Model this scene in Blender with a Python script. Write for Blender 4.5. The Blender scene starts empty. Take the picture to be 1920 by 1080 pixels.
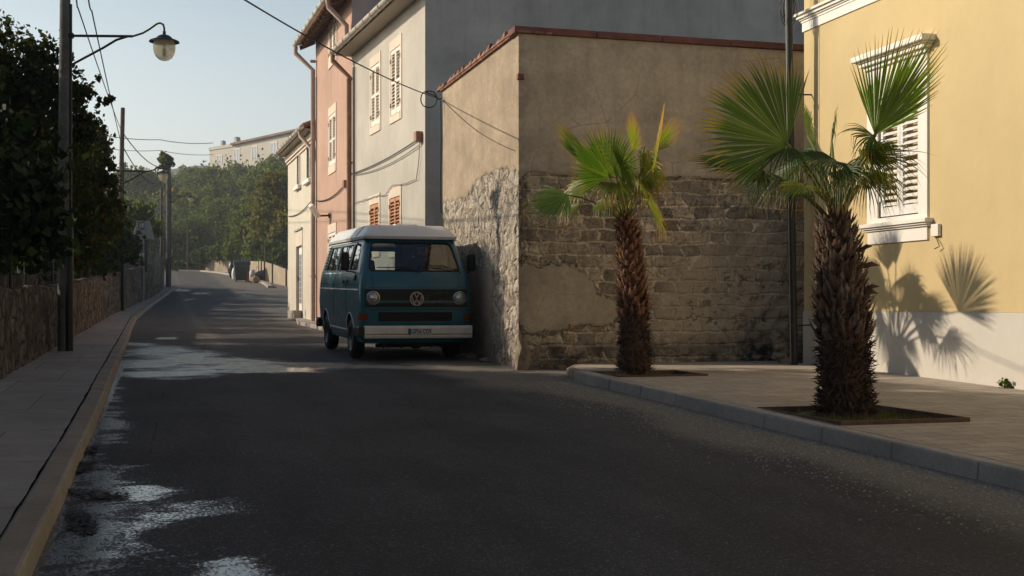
import bpy, bmesh, math, random
import numpy as np
from mathutils import Vector, Matrix, noise
from mathutils.geometry import tessellate_polygon

sc = bpy.context.scene
R = math.radians
# ------------------------------------------------------------------ camera, light, sky
F_PX, YAW, HZ, HC = 2300.0, R(16), 575.0, 1.3
cd = bpy.data.cameras.new('camera'); cam = bpy.data.objects.new('camera', cd)
sc.collection.objects.link(cam); sc.camera = cam
cam.location = (0, 0, HC); cam.rotation_euler = (R(90), 0, -YAW)
cd.sensor_width = 36; cd.lens = F_PX / 1920 * 36
cd.shift_y = (HZ - 540) / 1920
cd.clip_end = 5000; cd.clip_start = .05
SUN_T = Vector((1, -.42, -.52)).normalized()          # the way the light travels
sun_el = math.asin(-SUN_T.z); sun_az = math.atan2(-SUN_T.x, -SUN_T.y)
ld = bpy.data.lights.new('sun', 'SUN'); ld.energy = 5.0; ld.angle = R(.6); ld.color = (1, .855, .67)
sun = bpy.data.objects.new('sun', ld); sc.collection.objects.link(sun)
sun.rotation_euler = SUN_T.to_track_quat('-Z', 'Y').to_euler(); sun.location = (-20, 20, 30)
w = bpy.data.worlds.new('World'); sc.world = w; w.use_nodes = True
nt = w.node_tree; bg = nt.nodes['Background']
sky = nt.nodes.new('ShaderNodeTexSky'); sky.sky_type = 'NISHITA'; sky.sun_disc = False
sky.sun_elevation = sun_el; sky.sun_rotation = sun_az
sky.air_density = 1.0; sky.dust_density = 2.6; sky.ozone_density = 1.2; sky.altitude = 20
hs = nt.nodes.new('ShaderNodeHueSaturation'); hs.inputs['Saturation'].default_value = .62
nt.links.new(sky.outputs[0], hs.inputs['Color']); # hazy air: the sky is palest and brightest low down
tc = nt.nodes.new('ShaderNodeTexCoord'); sx = nt.nodes.new('ShaderNodeSeparateXYZ'); rp = nt.nodes.new('ShaderNodeValToRGB'); ml = nt.nodes.new('ShaderNodeMixRGB')
nt.links.new(tc.outputs['Generated'], sx.inputs[0]); nt.links.new(sx.outputs[2], rp.inputs[0])
e = rp.color_ramp.elements; e[0].position = 0; e[0].color = (1.04, .985, .89, 1); e[1].position = .8; e[1].color = (.135, .18, .255, 1)
for p_, c_ in ((.12, (.95, .94, .88)), (.26, (.62, .70, .69)), (.42, (.24, .31, .38))): q_ = e.new(p_); q_.color = (*c_, 1)
ml.blend_type = 'MULTIPLY'; ml.inputs[0].default_value = 1; nt.links.new(hs.outputs[0], ml.inputs[1]); nt.links.new(rp.outputs[0], ml.inputs[2])
nt.links.new(ml.outputs[0], bg.inputs[0])
bg.inputs[1].default_value = .24
sc.view_settings.view_transform = 'Standard'; sc.view_settings.look = 'None'
sc.view_settings.exposure = 0.0; sc.view_settings.gamma = 1
sc.render.engine = 'CYCLES'
sc.cycles.max_bounces = 6; sc.cycles.transparent_max_bounces = 12

# ------------------------------------------------------------------ measuring helpers
S_, C_ = math.sin(YAW), math.cos(YAW)
def gz(Y):
    Y = min(Y, 112.); z = .021 * Y
    if Y > 38: z += .0006 * min(Y - 38, 30)**2 + max(0, Y - 68) * .036
    return z
def ray(px, py):
    r = (px - 960) / F_PX; u = (HZ - py) / F_PX
    return (S_ + r * C_, C_ - r * S_, u)
def gp(px, py, off=0.):
    dx, dy, dz = ray(px, py); t = 1.
    while t < 400:
        if HC + dz * t < gz(dy * t) + off: break
        t *= 1.001
    return Vector((dx * t, dy * t, gz(dy * t) + off))
def atd(px, py, d):
    dx, dy, dz = ray(px, py); return Vector((dx * d, dy * d, HC + dz * d))
def rx(px, X):
    dx, dy, dz = ray(px, 0); return X / dx * dy          # Y where column px meets plane X
CAMDIR = Vector((S_, C_, 0))

# ------------------------------------------------------------------ mesh helpers
def origin(o):
    v = Vector((0, 0, 0))
    while o is not None: v += o.location; o = o.parent
    return v
class MB:
    def __init__(s): s.v = []; s.f = []; s.m = []; s.a = {}
    def add(s, vs, fs, mi=0):
        n = len(s.v); s.v += [tuple(p) for p in vs]; s.f += [tuple(i + n for i in f) for f in fs]; s.m += [mi] * len(fs)
    def quad(s, a, b, c, d, mi=0): s.add([a, b, c, d], [(0, 1, 2, 3)], mi)
    def box(s, c, h, mi=0, M=None):
        c = Vector(c); vs = []
        for z in (-1, 1):
            for y in (-1, 1):
                for x in (-1, 1):
                    p = Vector((x * h[0], y * h[1], z * h[2]))
                    if M is not None: p = M @ p
                    vs.append(c + p)
        s.add(vs, [(0, 2, 3, 1), (4, 5, 7, 6), (0, 1, 5, 4), (2, 6, 7, 3), (0, 4, 6, 2), (1, 3, 7, 5)], mi)
    def box2(s, a, b, mi=0):
        s.box([(a[i] + b[i]) / 2 for i in range(3)], [abs(b[i] - a[i]) / 2 for i in range(3)], mi)
    def hexa(s, bot, top, mi=0):
        s.add(list(bot) + list(top), [(3, 2, 1, 0), (4, 5, 6, 7), (0, 1, 5, 4), (1, 2, 6, 5), (2, 3, 7, 6), (3, 0, 4, 7)], mi)
    def tube(s, pts, r, n=8, mi=0, cap=True):
        pts = [Vector(p) for p in pts]; rs = r if isinstance(r, (list, tuple)) else [r] * len(pts)
        vs = []; fs = []; prev = None
        for i, p in enumerate(pts):
            t = (pts[min(i + 1, len(pts) - 1)] - pts[max(i - 1, 0)])
            t = t.normalized() if t.length > 1e-9 else Vector((0, 0, 1))
            if prev is None:
                a = Vector((0, 0, 1)) if abs(t.z) < .9 else Vector((1, 0, 0)); u = t.cross(a).normalized()
            else:
                u = (prev - t * prev.dot(t)); u = u.normalized() if u.length > 1e-6 else t.orthogonal().normalized()
            prev = u; v = t.cross(u)
            for k in range(n):
                an = 2 * math.pi * k / n; vs.append(p + (u * math.cos(an) + v * math.sin(an)) * rs[i])
        for i in range(len(pts) - 1):
            for k in range(n):
                a = i * n + k; b = i * n + (k + 1) % n; fs.append((a, b, b + n, a + n))
        if cap: fs.append(tuple(range(n))[::-1]); fs.append(tuple(range((len(pts) - 1) * n, len(pts) * n)))
        s.add(vs, fs, mi)
    def lathe(s, c, prof, n=20, mi=0, axis=None):
        c = Vector(c); ax = Vector(axis).normalized() if axis is not None else Vector((0, 0, 1))
        u = ax.orthogonal().normalized(); v = ax.cross(u); vs = []; fs = []
        for (r, z) in prof:
            for k in range(n):
                a = 2 * math.pi * k / n; vs.append(c + ax * z + (u * math.cos(a) + v * math.sin(a)) * max(r, 1e-4))
        for i in range(len(prof) - 1):
            for k in range(n):
                a = i * n + k; b = i * n + (k + 1) % n; fs.append((a, b, b + n, a + n))
        s.add(vs, fs, mi)
    def prism(s, outline, fa, fb, mi=0):
        """outline: 2D points; fa, fb map (u,v) to the 3D front and back"""
        n = len(outline); A = [fa(*p) for p in outline]; B = [fb(*p) for p in outline]
        tris = tessellate_polygon([[Vector((p[0], p[1], 0)) for p in outline]])
        s.add(A + B, [tuple(t) for t in tris] + [tuple(i + n for i in t)[::-1] for t in tris]
              + [(i, (i + 1) % n, (i + 1) % n + n, i + n) for i in range(n)], mi)
    def build(s, name, mats, parent=None, smooth=False, local=False, bevel=0, angle=40, recalc=True):
        me = bpy.data.meshes.new(name)
        off = origin(parent) if (parent is not None and not local) else Vector((0, 0, 0))
        vs = [(p[0] - off.x, p[1] - off.y, p[2] - off.z) for p in s.v]
        me.from_pydata(vs, [], s.f)
        if not isinstance(mats, (list, tuple)): mats = [mats]
        for m in mats: me.materials.append(m)
        me.polygons.foreach_set('material_index', s.m)
        for k, vals in s.a.items():
            at = me.attributes.new(k, 'FLOAT', 'POINT'); at.data.foreach_set('value', vals)
        if recalc and len(s.f) < 60000:
            bm = bmesh.new(); bm.from_mesh(me); bmesh.ops.recalc_face_normals(bm, faces=bm.faces); bm.to_mesh(me); bm.free()
        if smooth:
            me.polygons.foreach_set('use_smooth', [True] * len(me.polygons))
            try: me.set_sharp_from_angle(angle=R(angle))
            except Exception: pass
        o = bpy.data.objects.new(name, me); sc.collection.objects.link(o)
        if parent is not None: o.parent = parent
        if bevel:
            b = o.modifiers.new('bevel', 'BEVEL'); b.width = bevel; b.segments = 2; b.limit_method = 'ANGLE'; b.angle_limit = R(35)
        return o
def np_mesh(name, V, Fq, mats, parent=None, attrs=None, smooth=False, local=False, midx=None):
    off = origin(parent) if (parent is not None and not local) else Vector((0, 0, 0))
    V = np.asarray(V, dtype=np.float32) - np.array(off, dtype=np.float32); Fq = np.asarray(Fq, dtype=np.int32)
    me = bpy.data.meshes.new(name); k = Fq.shape[1]
    me.vertices.add(len(V)); me.vertices.foreach_set('co', V.ravel())
    me.loops.add(Fq.size); me.loops.foreach_set('vertex_index', Fq.ravel())
    me.polygons.add(len(Fq)); me.polygons.foreach_set('loop_start', np.arange(0, Fq.size, k, dtype=np.int32))
    me.update(calc_edges=True)
    if not isinstance(mats, (list, tuple)): mats = [mats]
    for m in mats: me.materials.append(m)
    if midx is not None: me.polygons.foreach_set('material_index', np.asarray(midx, dtype=np.int32))
    if smooth: me.polygons.foreach_set('use_smooth', [True] * len(Fq))
    for n_, vals in (attrs or {}).items():
        at = me.attributes.new(n_, 'FLOAT', 'POINT'); at.data.foreach_set('value', np.asarray(vals, dtype=np.float32).ravel())
    o = bpy.data.objects.new(name, me); sc.collection.objects.link(o)
    if parent is not None: o.parent = parent
    return o
def tag(o, label=None, cat=None, group=None, kind=None):
    if label: o['label'] = label
    if cat: o['category'] = cat
    if group: o['group'] = group
    if kind: o['kind'] = kind
    return o
def empty(name, loc, label, cat, group=None, rz=0):
    o = bpy.data.objects.new(name, None); sc.collection.objects.link(o); o.location = loc; o.rotation_euler.z = rz
    o.empty_display_size = .2
    return tag(o, label, cat, group)
def struct(o): o['kind'] = 'structure'; return o

# ------------------------------------------------------------------ material helpers
class NT:
    def __init__(s, name, rough=.85, col=(.5, .5, .5), spec=.3):
        s.m = bpy.data.materials.new(name); s.m.use_nodes = True; s.t = s.m.node_tree
        s.b = s.t.nodes['Principled BSDF']; s.out = s.t.nodes['Material Output']
        s.b.inputs['Roughness'].default_value = rough; s.b.inputs['Base Color'].default_value = (*col, 1)
        s.b.inputs['Specular IOR Level'].default_value = spec
        s._co = None
    def n(s, typ, **kw):
        nd = s.t.nodes.new('ShaderNode' + typ)
        for k, v in kw.items():
            if hasattr(nd, k): setattr(nd, k, v)
        return nd
    def put(s, sock, v):
        if hasattr(v, 'is_linked') or isinstance(v, bpy.types.NodeSocket): s.t.links.new(v, sock)
        elif isinstance(v, (tuple, list)) and len(v) == 3 and sock.type == 'RGBA': sock.default_value = (*v, 1)
        else: sock.default_value = v
    def co(s, scale=(1, 1, 1), rot=(0, 0, 0), loc=(0, 0, 0)):
        g = s.n('NewGeometry'); mp = s.n('Mapping'); s.put(mp.inputs[0], g.outputs['Position'])
        mp.inputs['Scale'].default_value = scale; mp.inputs['Rotation'].default_value = rot; mp.inputs['Location'].default_value = loc
        return mp.outputs[0]
    def oco(s, scale=(1, 1, 1)):
        g = s.n('TexCoord'); mp = s.n('Mapping'); s.put(mp.inputs[0], g.outputs['Object']); mp.inputs['Scale'].default_value = scale
        return mp.outputs[0]
    def noise(s, vec, scale=1, detail=4, rough=.6, dist=0, col=False):
        nd = s.n('TexNoise'); s.put(nd.inputs['Vector'], vec)
        for k, v in (('Scale', scale), ('Detail', detail), ('Roughness', rough), ('Distortion', dist)): nd.inputs[k].default_value = v
        return nd.outputs['Color' if col else 'Fac']
    def vor(s, vec, scale=1, feature='F1', out='Distance', rnd=1):
        nd = s.n('TexVoronoi'); nd.feature = feature; s.put(nd.inputs['Vector'], vec); nd.inputs['Scale'].default_value = scale
        nd.inputs['Randomness'].default_value = rnd
        return nd.outputs[out]
    def ramp(s, fac, stops):
        nd = s.n('ValToRGB'); s.put(nd.inputs[0], fac); e = nd.color_ramp.elements
        while len(e) < len(stops): e.new(.5)
        for i, (p, c) in enumerate(stops):
            e[i].position = p; e[i].color = (*c, 1) if isinstance(c, (tuple, list)) else (c, c, c, 1)
        return nd.outputs[0]
    def mix(s, fac, a, b, mode='MIX'):
        nd = s.n('MixRGB'); nd.blend_type = mode; s.put(nd.inputs[0], fac); s.put(nd.inputs[1], a); s.put(nd.inputs[2], b)
        return nd.outputs[0]
    def math(s, op, a, b=None, c=None, clamp=False):
        nd = s.n('Math'); nd.operation = op; nd.use_clamp = clamp; s.put(nd.inputs[0], a)
        if b is not None: s.put(nd.inputs[1], b)
        if c is not None: s.put(nd.inputs[2], c)
        return nd.outputs[0]
    def attr(s, name): nd = s.n('Attribute'); nd.attribute_name = name; return nd.outputs['Fac']
    def bump(s, h, strength=.5, dist=.02, normal=None):
        nd = s.n('Bump'); s.put(nd.inputs['Height'], h); s.put(nd.inputs['Strength'], strength); nd.inputs['Distance'].default_value = dist
        if normal is not None: s.put(nd.inputs['Normal'], normal)
        return nd.outputs[0]
    def set(s, **kw):
        for k, v in kw.items(): s.put(s.b.inputs[k.replace('_', ' ')], v)
        return s
def flat(name, col, rough=.6, metal=0, var=.12, scale=6, bump=.0, spec=.4, bs=60, wear=None):
    n = NT(name, rough, col, spec); v = n.co()
    f = n.noise(v, scale, 5)
    c = n.mix(1, col, n.ramp(f, [(.25, 1 - var * 1.5), (.75, 1 + var)]), 'MULTIPLY')
    if wear:
        c = n.mix(n.ramp(n.noise(v, scale * 2.3, 6, .7), [(.56, 0), (.66, 1)]), c, wear)
    n.set(Base_Color=c, Metallic=metal)
    if bump: n.set(Normal=n.bump(n.noise(v, bs, 3), bump, .01))
    return n.m
def plaster(name, col, stain=(.6, .58, .55), amt=.5, fine=.25):
    n = NT(name, .93, col, .15); v = n.co()
    big = n.noise(v, .7, 6, .65, .3); st = n.noise(n.co((3, 3, .35)), 1.2, 5, .6); sm = n.noise(v, 9, 5, .65)
    c = n.mix(1, col, n.ramp(big, [(.3, 1 - .22 * amt), (.7, 1 + .1 * amt)]), 'MULTIPLY')
    c = n.mix(n.ramp(st, [(.52, 0), (.8, .55 * amt)]), c, tuple(col[i] * stain[i] for i in range(3)))
    c = n.mix(n.ramp(sm, [(.35, .12), (.7, 0)]), c, tuple(x * .75 for x in col))
    spots = n.ramp(n.noise(v, 3.1, 8, .75), [(.66, 0), (.72, .5 * amt)])
    c = n.mix(spots, c, tuple(x * .55 for x in col))
    h = n.math('ADD', n.noise(v, 70, 4, .7), n.math('MULTIPLY', n.noise(v, 7, 5), 1.6))
    n.set(Base_Color=c, Normal=n.bump(h, fine, .012))
    return n.m
def leafmat(name, a, b, trans=.35, rough=.5, c3=None):
    n = NT(name, rough, a, .35); r = n.attr('rnd')
    st = [(0, a), (.8, b)] + ([(1, c3)] if c3 else [])
    c = n.ramp(r, st); n.set(Base_Color=c); n.b.inputs['Specular IOR Level'].default_value = .12; n.b.inputs['Roughness'].default_value = .7
    tr = n.n('BsdfTranslucent'); n.put(tr.inputs[0], n.mix(1, c, (1.5, 1.6, .7), 'MULTIPLY')); mx = n.n('MixShader'); mx.inputs[0].default_value = trans
    n.t.links.new(n.b.outputs[0], mx.inputs[1]); n.t.links.new(tr.outputs[0], mx.inputs[2]); n.t.links.new(mx.outputs[0], n.out.inputs[0])
    return n.m

MAT = {}
# asphalt: 'wet' and 'dust' are painted where the wet patches and the dust lie
def mk_asphalt():
    n = NT('asphalt', .85, (.05, .05, .05), .5); v = n.co()
    fine = n.noise(v, 160, 3, .7); gran = n.vor(v, 130, 'F1', 'Color'); big = n.noise(v, .6, 5, .6)
    c = n.ramp(fine, [(.3, (.030, .031, .034)), (.7, (.074, .075, .078))])
    g = n.n('SeparateColor'); n.put(g.inputs[0], gran)
    c = n.mix(n.ramp(g.outputs[0], [(.93, 0), (.965, .6)]), c, (.24, .23, .21))
    c = n.mix(1, c, n.ramp(big, [(.3, .78), (.7, 1.22)]), 'MULTIPLY')
    c = n.mix(1, c, n.ramp(n.noise(v, 34, 4, .8), [(.3, .68), (.7, 1.4)]), 'MULTIPLY')
    c = n.mix(1, c, n.ramp(n.noise(n.co((2.2, .35, 1)), .7, 4, .6), [(.4, .86), (.6, 1.1)]), 'MULTIPLY')
    crack = n.vor(n.co((1, .55, 1)), .33, 'DISTANCE_TO_EDGE')
    crk = n.mix(1, n.ramp(crack, [(0, .0), (.004, 1)]), n.ramp(n.noise(v, 1.1, 2), [(.5, 1), (.6, 0)]), 'ADD')
    c = n.mix(1, c, n.ramp(crk, [(0, .35), (1, 1)]), 'MULTIPLY')
    du = n.attr('dust'); dn = n.noise(v, 2.3, 7, .72)
    dm = n.math('MULTIPLY', n.ramp(n.math('ADD', n.math('MULTIPLY', du, .9), n.math('MULTIPLY', dn, .55)), [(.40, 0), (.82, 1)]), n.ramp(fine, [(.35, .45), (.6, 1)]))
    c = n.mix(dm, c, (.21, .185, .155))
    we = n.attr('wet'); wn = n.math('ADD', n.math('MULTIPLY', n.noise(v, 5, 6, .7), .35), n.math('MULTIPLY', n.noise(n.co((.6, 3.2, 1)), 2.0, 5, .6), .45))
    wv = n.math('SUBTRACT', we, n.math('ADD', n.math('MULTIPLY', n.ramp(n.noise(n.co((.7, 1.0, 1)), 1.25, 6, .68, .9), [(.42, 0), (.60, 1)]), .62), n.math('MULTIPLY', n.noise(v, 7, 6, .7), .30)))
    wm = n.ramp(wv, [(.0, 0), (.75, 1)])
    speck = n.noise(n.co((1, .55, 1)), 52, 3, .75)
    film = n.ramp(n.math('ADD', n.math('MULTIPLY', wm, .42), speck), [(.63, 0), (.94, 1)])
    film = n.math('MULTIPLY', film, n.ramp(wm, [(0, 0), (.15, 1)]))
    c = n.mix(n.math('MULTIPLY', wm, .5), c, (.012, .013, .015))
    n.set(Base_Color=c, Roughness=n.ramp(film, [(0, .85), (.5, .36), (1, .12)]), Specular_IOR_Level=n.ramp(film, [(0, .22), (1, .6)]))
    h = n.math('ADD', fine, n.math('MULTIPLY', n.vor(v, 95), .8))
    n.set(Normal=n.bump(h, n.ramp(film, [(0, .5), (.9, .04)]), .006)); return n.m
MAT['asphalt'] = mk_asphalt()
def mk_concrete(name, col, tile=None, dark=.6):
    n = NT(name, .9, col, .25); v = n.co()
    c = n.mix(1, col, n.ramp(n.noise(v, 1.3, 6, .7), [(.3, .72), (.7, 1.15)]), 'MULTIPLY')
    c = n.mix(1, c, n.ramp(n.noise(v, 38, 4, .7), [(.3, .85), (.7, 1.1)]), 'MULTIPLY')
    h = n.noise(v, 60, 4, .7)
    if tile:
        bt = n.n('TexBrick'); n.put(bt.inputs['Vector'], n.co()); bt.offset = tile[2]; bt.inputs['Scale'].default_value = 1
        bt.inputs['Brick Width'].default_value = tile[0]; bt.inputs['Row Height'].default_value = tile[1]
        bt.inputs['Mortar Size'].default_value = .006; bt.inputs['Mortar Smooth'].default_value = .3
        bt.inputs['Color1'].default_value = (.9, .9, .9, 1); bt.inputs['Color2'].default_value = (1.08, 1.06, 1.04, 1); bt.inputs['Mortar'].default_value = (.42, .4, .38, 1)
        c = n.mix(1, c, bt.outputs[0], 'MULTIPLY')
        h = n.math('ADD', n.math('MULTIPLY', h, .4), n.math('MULTIPLY', bt.outputs[1], -1.2))
    c = n.mix(n.ramp(n.noise(v, 4.5, 7, .75), [(.62, 0), (.72, .6)]), c, tuple(x * dark for x in col))
    n.set(Base_Color=c, Normal=n.bump(h, .35, .008)); return n.m
MAT['sidewalk'] = mk_concrete('grey_sidewalk_concrete', (.34, .325, .305), (1.15, 1.7, .37))
MAT['kerb_l'] = mk_concrete('worn_stone_kerb', (.30, .265, .225))
MAT['paver'] = mk_concrete('beige_pavers', (.42, .365, .30), (.42, .21, .5))
MAT['kerb_r'] = mk_concrete('concrete_kerb', (.37, .335, .29), None, .35)
MAT['dirt'] = flat('dry_dirt', (.12, .09, .065), .95, var=.5, scale=3, bump=.8, bs=40)
MAT['earth'] = flat('hillside_earth', (.045, .05, .025), .95, var=.5, scale=.3, bump=.5, bs=3)
MAT['rubble'] = flat('rubble_stone', (.25, .2, .155), .92, var=.4, scale=5, bump=.7, bs=22)
def mk_stone(name, c1, c2, c3, stretch=(5, 5, 2.2), joint=.06, jc=(.05, .042, .035)):
    n = NT(name, .95, c1, .2)
    d = n.noise(n.co(), 2.2, 3, .5, 0, True)
    vv = n.n('VectorMath'); vv.operation = 'MULTIPLY_ADD'; n.put(vv.inputs[0], d); vv.inputs[1].default_value = (.9, .9, .9); n.put(vv.inputs[2], n.co(stretch))
    ed = n.vor(vv.outputs[0], 1, 'DISTANCE_TO_EDGE'); cl = n.vor(vv.outputs[0], 1, 'F1', 'Color')
    s = n.n('SeparateColor'); n.put(s.inputs[0], cl)
    c = n.ramp(s.outputs[0], [(0, c1), (.5, c2), (1, c3)])
    c = n.mix(1, c, n.ramp(n.noise(n.co((14, 14, 5)), 1, 7, .75), [(.28, .45), (.72, 1.35)]), 'MULTIPLY')
    c = n.mix(n.ramp(ed, [(0, 1), (joint, 0)]), c, jc)
    h = n.math('ADD', n.math('MULTIPLY', n.ramp(ed, [(0, 0), (.16, 1)]), 1.0), n.math('MULTIPLY', n.noise(n.co((16, 16, 6)), 1, 6, .75), 1.1))
    n.set(Base_Color=c, Normal=n.bump(h, .9, .03)); return n.m
MAT['leftwall'] = mk_stone('brown_rubble_wall', (.12, .096, .076), (.21, .172, .138), (.06, .055, .05), (4.2, 4.2, 3.0), .09, (.03, .026, .022))
def mk_roughwall():
    """plaster above, bare masonry below: attribute 'pl' 1 = plaster, 'bs' 1 = squared dark masonry, 0 = rubble"""
    n = NT('old_masonry', .95, (.3, .25, .2), .15)
    g = n.n('NewGeometry'); sp = n.n('SeparateXYZ'); n.put(sp.inputs[0], g.outputs['Position'])
    cb = n.n('CombineXYZ'); n.put(cb.inputs[0], n.math('ADD', sp.outputs[0], n.math('MULTIPLY', sp.outputs[1], 1.0))); n.put(cb.inputs[1], sp.outputs[2]); flatco = cb.outputs[0]
    d = n.noise(flatco, 2.6, 3, .55, 0, True)
    vm = n.n('VectorMath'); vm.operation = 'MULTIPLY_ADD'; n.put(vm.inputs[0], d); vm.inputs[1].default_value = (.26, .13, 0); n.put(vm.inputs[2], flatco)
    bt = n.n('TexBrick'); n.put(bt.inputs['Vector'], vm.outputs[0]); bt.offset = .43; bt.offset_frequency = 2; bt.inputs['Scale'].default_value = 1
    bt.inputs['Brick Width'].default_value = .31; bt.inputs['Row Height'].default_value = .195; bt.inputs['Mortar Size'].default_value = .028; bt.inputs['Mortar Smooth'].default_value = .8
    bt.inputs['Bias'].default_value = -.1
    bt.inputs['Color1'].default_value = (.17, .145, .12, 1); bt.inputs['Color2'].default_value = (.48, .40, .31, 1); bt.inputs['Mortar'].default_value = (.56, .47, .36, 1)
    marb = n.noise(flatco, 11, 7, .78, 1.2)
    sq = n.mix(1, bt.outputs[0], n.ramp(marb, [(.36, .22), (.60, 1.85)]), 'MULTIPLY')
    fade = n.noise(flatco, 1.1, 4, .6)
    sq = n.mix(n.ramp(fade, [(.45, 0), (.75, .6)]), sq, (.22, .18, .135))
    sq = n.mix(n.math('MULTIPLY', n.attr('wash'), .72), sq, (.54, .45, .33))
    # rubble of the street side
    y3 = n.n('CombineXYZ'); n.put(y3.inputs[0], n.math('MULTIPLY', sp.outputs[1], 9.0)); n.put(y3.inputs[1], n.math('MULTIPLY', sp.outputs[2], 4.2))
    v2 = n.n('VectorMath'); v2.operation = 'MULTIPLY_ADD'; n.put(v2.inputs[0], n.noise(flatco, 4, 4, .6, 0, True)); v2.inputs[1].default_value = (2.2, 1.4, 0); n.put(v2.inputs[2], y3.outputs[0])
    ed = n.vor(v2.outputs[0], 1, 'DISTANCE_TO_EDGE'); cl = n.vor(v2.outputs[0], 1, 'F1', 'Color'); s2 = n.n('SeparateColor'); n.put(s2.inputs[0], cl)
    rb = n.ramp(s2.outputs[0], [(0, (.34, .29, .235)), (.6, (.5, .44, .36)), (1, (.26, .225, .19))])
    rb = n.mix(n.ramp(ed, [(0, .75), (.07, 0)]), rb, (.16, .13, .1))
    rb = n.mix(1, rb, n.ramp(marb, [(.3, .7), (.7, 1.2)]), 'MULTIPLY')
    stone = n.mix(n.attr('bs'), rb, sq)
    pb = n.noise(flatco, 1.4, 6, .7)
    pc = n.mix(n.attr('bs'), (.38, .30, .215), (.50, .42, .325))
    pc = n.mix(1, pc, n.ramp(pb, [(.3, .70), (.7, 1.2)]), 'MULTIPLY'); pc = n.mix(1, pc, n.ramp(n.noise(flatco, 13, 6, .75), [(.3, .8), (.7, 1.12)]), 'MULTIPLY')
    pcr = n.vor(n.co((1, 1, .7)), 1.1, 'DISTANCE_TO_EDGE'); pc = n.mix(n.math('MULTIPLY', n.ramp(pcr, [(0, 1), (.006, 0)]), n.ramp(pb, [(.5, 0), (.56, .7)])), pc, (.1, .08, .06))
    pc = n.mix(n.ramp(n.noise(n.co((5, 5, .6)), 1.1, 6, .7), [(.5, 0), (.75, .4)]), pc, (.22, .18, .14))
    edge = n.math('ADD', n.attr('pl'), n.math('MULTIPLY', n.math('SUBTRACT', n.noise(flatco, 5, 8, .75), .5), 1.1))
    pm = n.ramp(edge, [(.47, 0), (.52, 1)])
    rim = n.ramp(edge, [(.44, 0), (.48, 1), (.52, 0)])
    c = n.mix(pm, stone, pc); c = n.mix(n.math('MULTIPLY', rim, .7), c, (.06, .05, .04))
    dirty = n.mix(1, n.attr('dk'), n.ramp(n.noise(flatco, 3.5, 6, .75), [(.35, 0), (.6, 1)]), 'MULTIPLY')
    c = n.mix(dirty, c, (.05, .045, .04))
    hs_ = n.math('ADD', n.math('MULTIPLY', bt.outputs[1], -1.1), n.math('MULTIPLY', marb, .9))
    hr = n.math('ADD', n.ramp(ed, [(0, 0), (.2, 1.0)]), n.math('MULTIPLY', marb, .8))
    hh = n.mix(n.attr('bs'), hr, hs_)
    hp = n.math('ADD', n.math('MULTIPLY', n.noise(flatco, 9, 7, .75), .5), 1.1)
    n.set(Base_Color=c, Normal=n.bump(n.mix(pm, hh, hp), .8, .035)); return n.m
MAT['rough'] = mk_roughwall()
MAT['grey_plaster'] = plaster('grey_plaster', (.48, .445, .39), (.7, .68, .65), .8)
MAT['gable_plaster'] = plaster('bare_grey_render', (.42, .415, .40), (.62, .6, .6), 1.5, .5)
MAT['pink_plaster'] = plaster('salmon_plaster', (.48, .315, .245), (.62, .6, .62), .8)
MAT['cream_plaster'] = plaster('cream_plaster', (.60, .545, .45), (.72, .68, .62), .6)
MAT['yellow_plaster'] = plaster('ochre_yellow_plaster', (.57, .445, .24), (.82, .8, .78), .42, .15)
MAT['dado'] = plaster('white_dado_paint', (.56, .525, .465), (.8, .8, .8), .4, .15)
MAT['surround'] = plaster('pale_window_surround', (.66, .56, .46), (.75, .7, .66), .5)
MAT['white_trim'] = plaster('white_trim_paint', (.78, .74, .68), (.85, .82, .8), .3, .1)
MAT['shutter'] = flat('cream_shutter_wood', (.78, .70, .60), .55, var=.12, scale=9)
MAT['white_shutter'] = flat('white_shutter_wood', (.74, .72, .69), .5, var=.1, scale=9, wear=(.5, .47, .42))
MAT['orange_shutter'] = flat('faded_orange_shutter_wood', (.50, .235, .11), .6, var=.25, scale=9)
MAT['dark'] = flat('dark_void', (.02, .02, .02), .9)
MAT['gutter'] = flat('pale_zinc_gutter', (.55, .5, .43), .5, .2, .15, 4)
MAT['pipe_brown'] = flat('copper_brown_pipe', (.30, .15, .09), .5, .2, .25, 4)
MAT['pipe_pink'] = flat('painted_downpipe', (.45, .33, .27), .6, 0, .2, 4)
MAT['tile'] = flat('terracotta_tile', (.27, .12, .075), .85, 0, .6, 7, .5, bs=30, wear=(.3, .25, .2))
MAT['tilecap'] = flat('dull_red_tile_capping', (.15, .055, .045), .8, 0, .35, 6, .4, bs=30)
MAT['wood_dark'] = flat('dark_rafter_wood', (.12, .07, .045), .8, 0, .3, 8)
MAT['soffit'] = plaster('soffit_plaster', (.45, .39, .32), (.7, .7, .7), .5)
MAT['black_metal'] = flat('black_painted_metal', (.012, .012, .013), .5, 0, .3, 10, wear=(.03, .025, .022))
MAT['lamp_green'] = flat('dark_green_enamel', (.022, .035, .032), .4, 0, .3, 10)
MAT['bracket'] = flat('rusty_dark_iron', (.05, .035, .028), .7, .3, .4, 12)
MAT['pole_conc'] = flat('weathered_grey_pole', (.10, .095, .085), .85, 0, .35, 5, .5, bs=30, wear=(.16, .15, .135))
MAT['pole_wood'] = flat('weathered_wooden_pole', (.10, .075, .055), .85, 0, .4, 5, .5, bs=30)
MAT['wire'] = flat('black_cable', (.015, .014, .014), .6)
MAT['wire_grey'] = flat('grey_cable', (.16, .14, .12), .6)
MAT['fence'] = flat('dark_green_fence_wire', (.018, .03, .022), .5)
MAT['metal_grey'] = flat('galvanised_grey_metal', (.22, .23, .23), .5, .5, .2, 5)
MAT['board'] = flat('pale_weathered_boards', (.30, .28, .25), .8, 0, .35, 3)
MAT['rubber'] = flat('black_rubber', (.014, .014, .014), .8, 0, .3, 12)
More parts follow.
